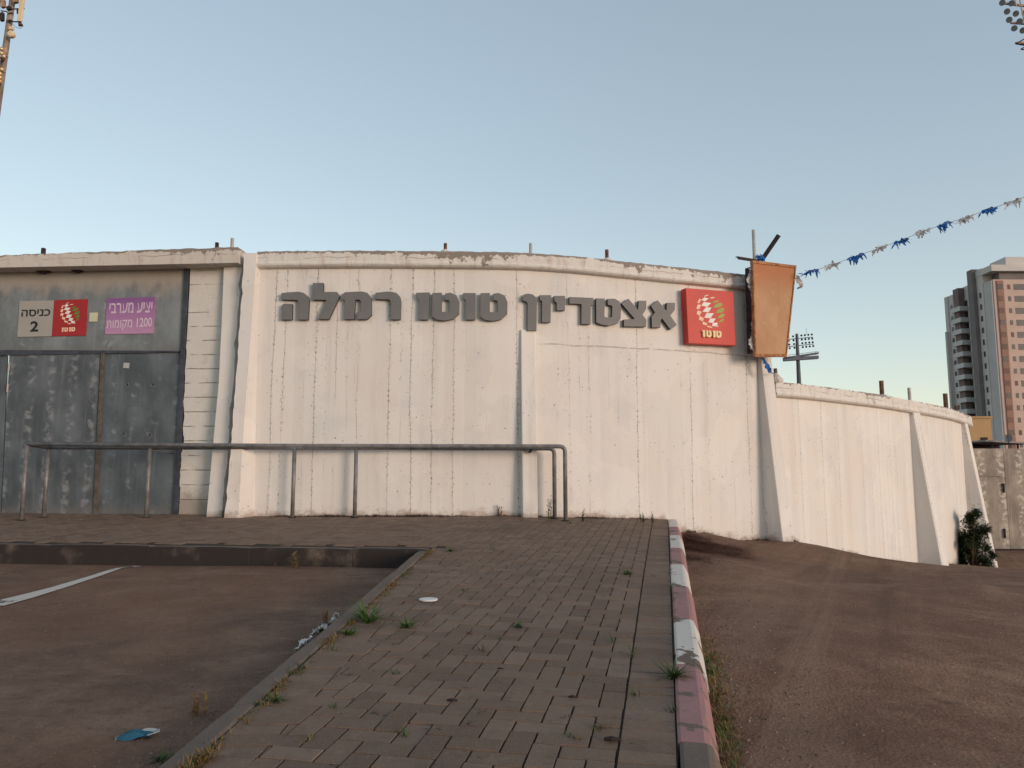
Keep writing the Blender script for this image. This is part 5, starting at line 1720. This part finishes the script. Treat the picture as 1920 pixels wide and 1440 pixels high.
# bush at the end of the low wall
bp = hit(1832, 1066, zroad)
bp = V((at(1832, 1066, 15.6).x, 15.6, zroad(at(1832, 1066, 15.6).x, 15.6)))
bs = empty('bush', bp, 'dark green bush growing at the end of the lower white wall', 'bush')
mb = MB(); rng = random.Random(4)
stems = MB()
tips = []
px = lambda u, v: at(u, v, 15.6)
for (u, v, r_) in ((1824, 962, .08), (1828, 980, .12), (1832, 1000, .15), (1820, 1008, .12), (1836, 1022, .17), (1820, 1030, .14), (1830, 1044, .18), (1860, 1028, .07), (1862, 1040, .06), (1840, 1054, .13), (1816, 1054, .10), (1838, 992, .08), (1823, 970, .07), (1826, 1014, .15), (1812, 1018, .06), (1854, 1050, .06)):
    c = px(u, v); c.y += rng.uniform(-.25, .3)
    stems.tube([bp + V((rng.uniform(-.12, .12), rng.uniform(-.05, .05), -.05)), bp.lerp(c, .5) + V((rng.uniform(-.1, .1), 0, 0)), c], [.018, .012, .005], 6)
    for k in range(int(900 * (r_ / .2) ** 2) + 170):
        q = c + V((rng.gauss(0, r_ * .42), rng.gauss(0, r_ * .6), rng.gauss(0, r_ * .62)))
        if q.z < bp.z + .02: continue
        a = rng.uniform(0, 2 * pi)
        blade(mb, q, (cos(a), sin(a), rng.uniform(-.4, .8)), rng.uniform(.06, .12), rng.uniform(.03, .05), rng.random(), .3, 2)
mb.build('foliage', M['bush'], bs); stems.build('stem', M['stem'], bs)

# ------------------------------------------------------------------ litter
c = hit(803, 1127, zpave)
mb = MB(); mb.tube([c + V((0, 0, .003)), c + V((0, 0, .012)), c + V((0, 0, .014))], [.060, .062, .055], 24)
tag(mb.build('plastic_disc', M['lid'], origin=c), 'round white plastic disc lying on the pavers of the ramp', 'plastic disc')
c = hit(258, 1386, zlot)
mk = empty('face_mask', c, 'crumpled blue disposable face mask lying on the parking lot', 'face mask')
mb = MB()
ex, ey = V((.15, .018, 0)), V((.035, .17, 0))
nx, ny = 8, 6
def mp(i, j):
    a, b = i / nx - .5, j / ny - .5
    return c + ex * a * .75 + ey * b * .42 + V((0, 0, .012 + .016 * sin(b * 14 + a * 3) * (1 - abs(a)) + .02 * max(0, .25 - a * a - b * b)))
for i in range(nx):
    for j in range(ny): mb.face([mp(i, j), mp(i + 1, j), mp(i + 1, j + 1), mp(i, j + 1)], mi=1 if j >= 4 else 0)
mb.build('cloth', [M['mask'], M['maskw']], mk)
mb = MB(); mb.tube([mp(0, 0), mp(0, 3) - ex * .16, mp(0, 6)], .0025, 5); mb.tube([mp(nx, 0), mp(nx, 3) + ex * .14, mp(nx, 6)], .0025, 5); mb.build('ear_loop', M['maskw'], mk)
for k, (pts, lab) in enumerate(((((572, 1222), (583, 1213), (592, 1204)), 'white torn plastic strip nearest the camera by the left kerb'), (((600, 1193), (611, 1186), (622, 1178)), 'white torn plastic strip in the middle by the left kerb'), (((622, 1178), (630, 1172), (637, 1168)), 'white torn plastic strip with a curl, farthest along the left kerb'))):
    mb = MB()
    P = [hit(u, v, zlot) for u, v in pts]
    for r_ in range(2):
        rag(mb, [(p + V((-.05 + .02 * r_, 0, .012 + .014 * r_)), V((.014, .01, .010))) for p in P], 70 + k * 3 + r_, sub=5, th=.020)
    if k == 2:
        q = P[-1] + V((-.03, 0, .02)); mb.tube([q, q + V((-.012, 0, .025)), q + V((0, 0, .042)), q + V((.02, 0, .036)), q + V((.024, 0, .018))], .003, 5)
    tag(mb.build('plastic_strip', M['lid'], origin=P[0]), lab, 'plastic strip', 'white plastic strips by the kerb')
for (u, v, s_, lab) in ((1149, 1393, .05, 'dark twig on the pavers nearest the painted kerb'), (848, 1320, .035, 'dark twig on the pavers left of the ramp centre'), (1075, 1313, .032, 'dark twig on the pavers right of the ramp centre'), (939, 1260, .024, 'dark short twig on the pavers beyond the other twigs')):
    c = hit(u, v, zpave); rng = random.Random(u)
    mb = MB(); mb.tube([c + V((-s_ * .6, .004, .010)), c + V((-s_ * .1, -.003, .013)), c + V((s_ * .6, .002, .009))], [s_ * .12, s_ * .2, s_ * .1], 7)
    tag(mb.build('twig', M['turd'], origin=c), lab, 'twig', 'dark twigs on the ramp')
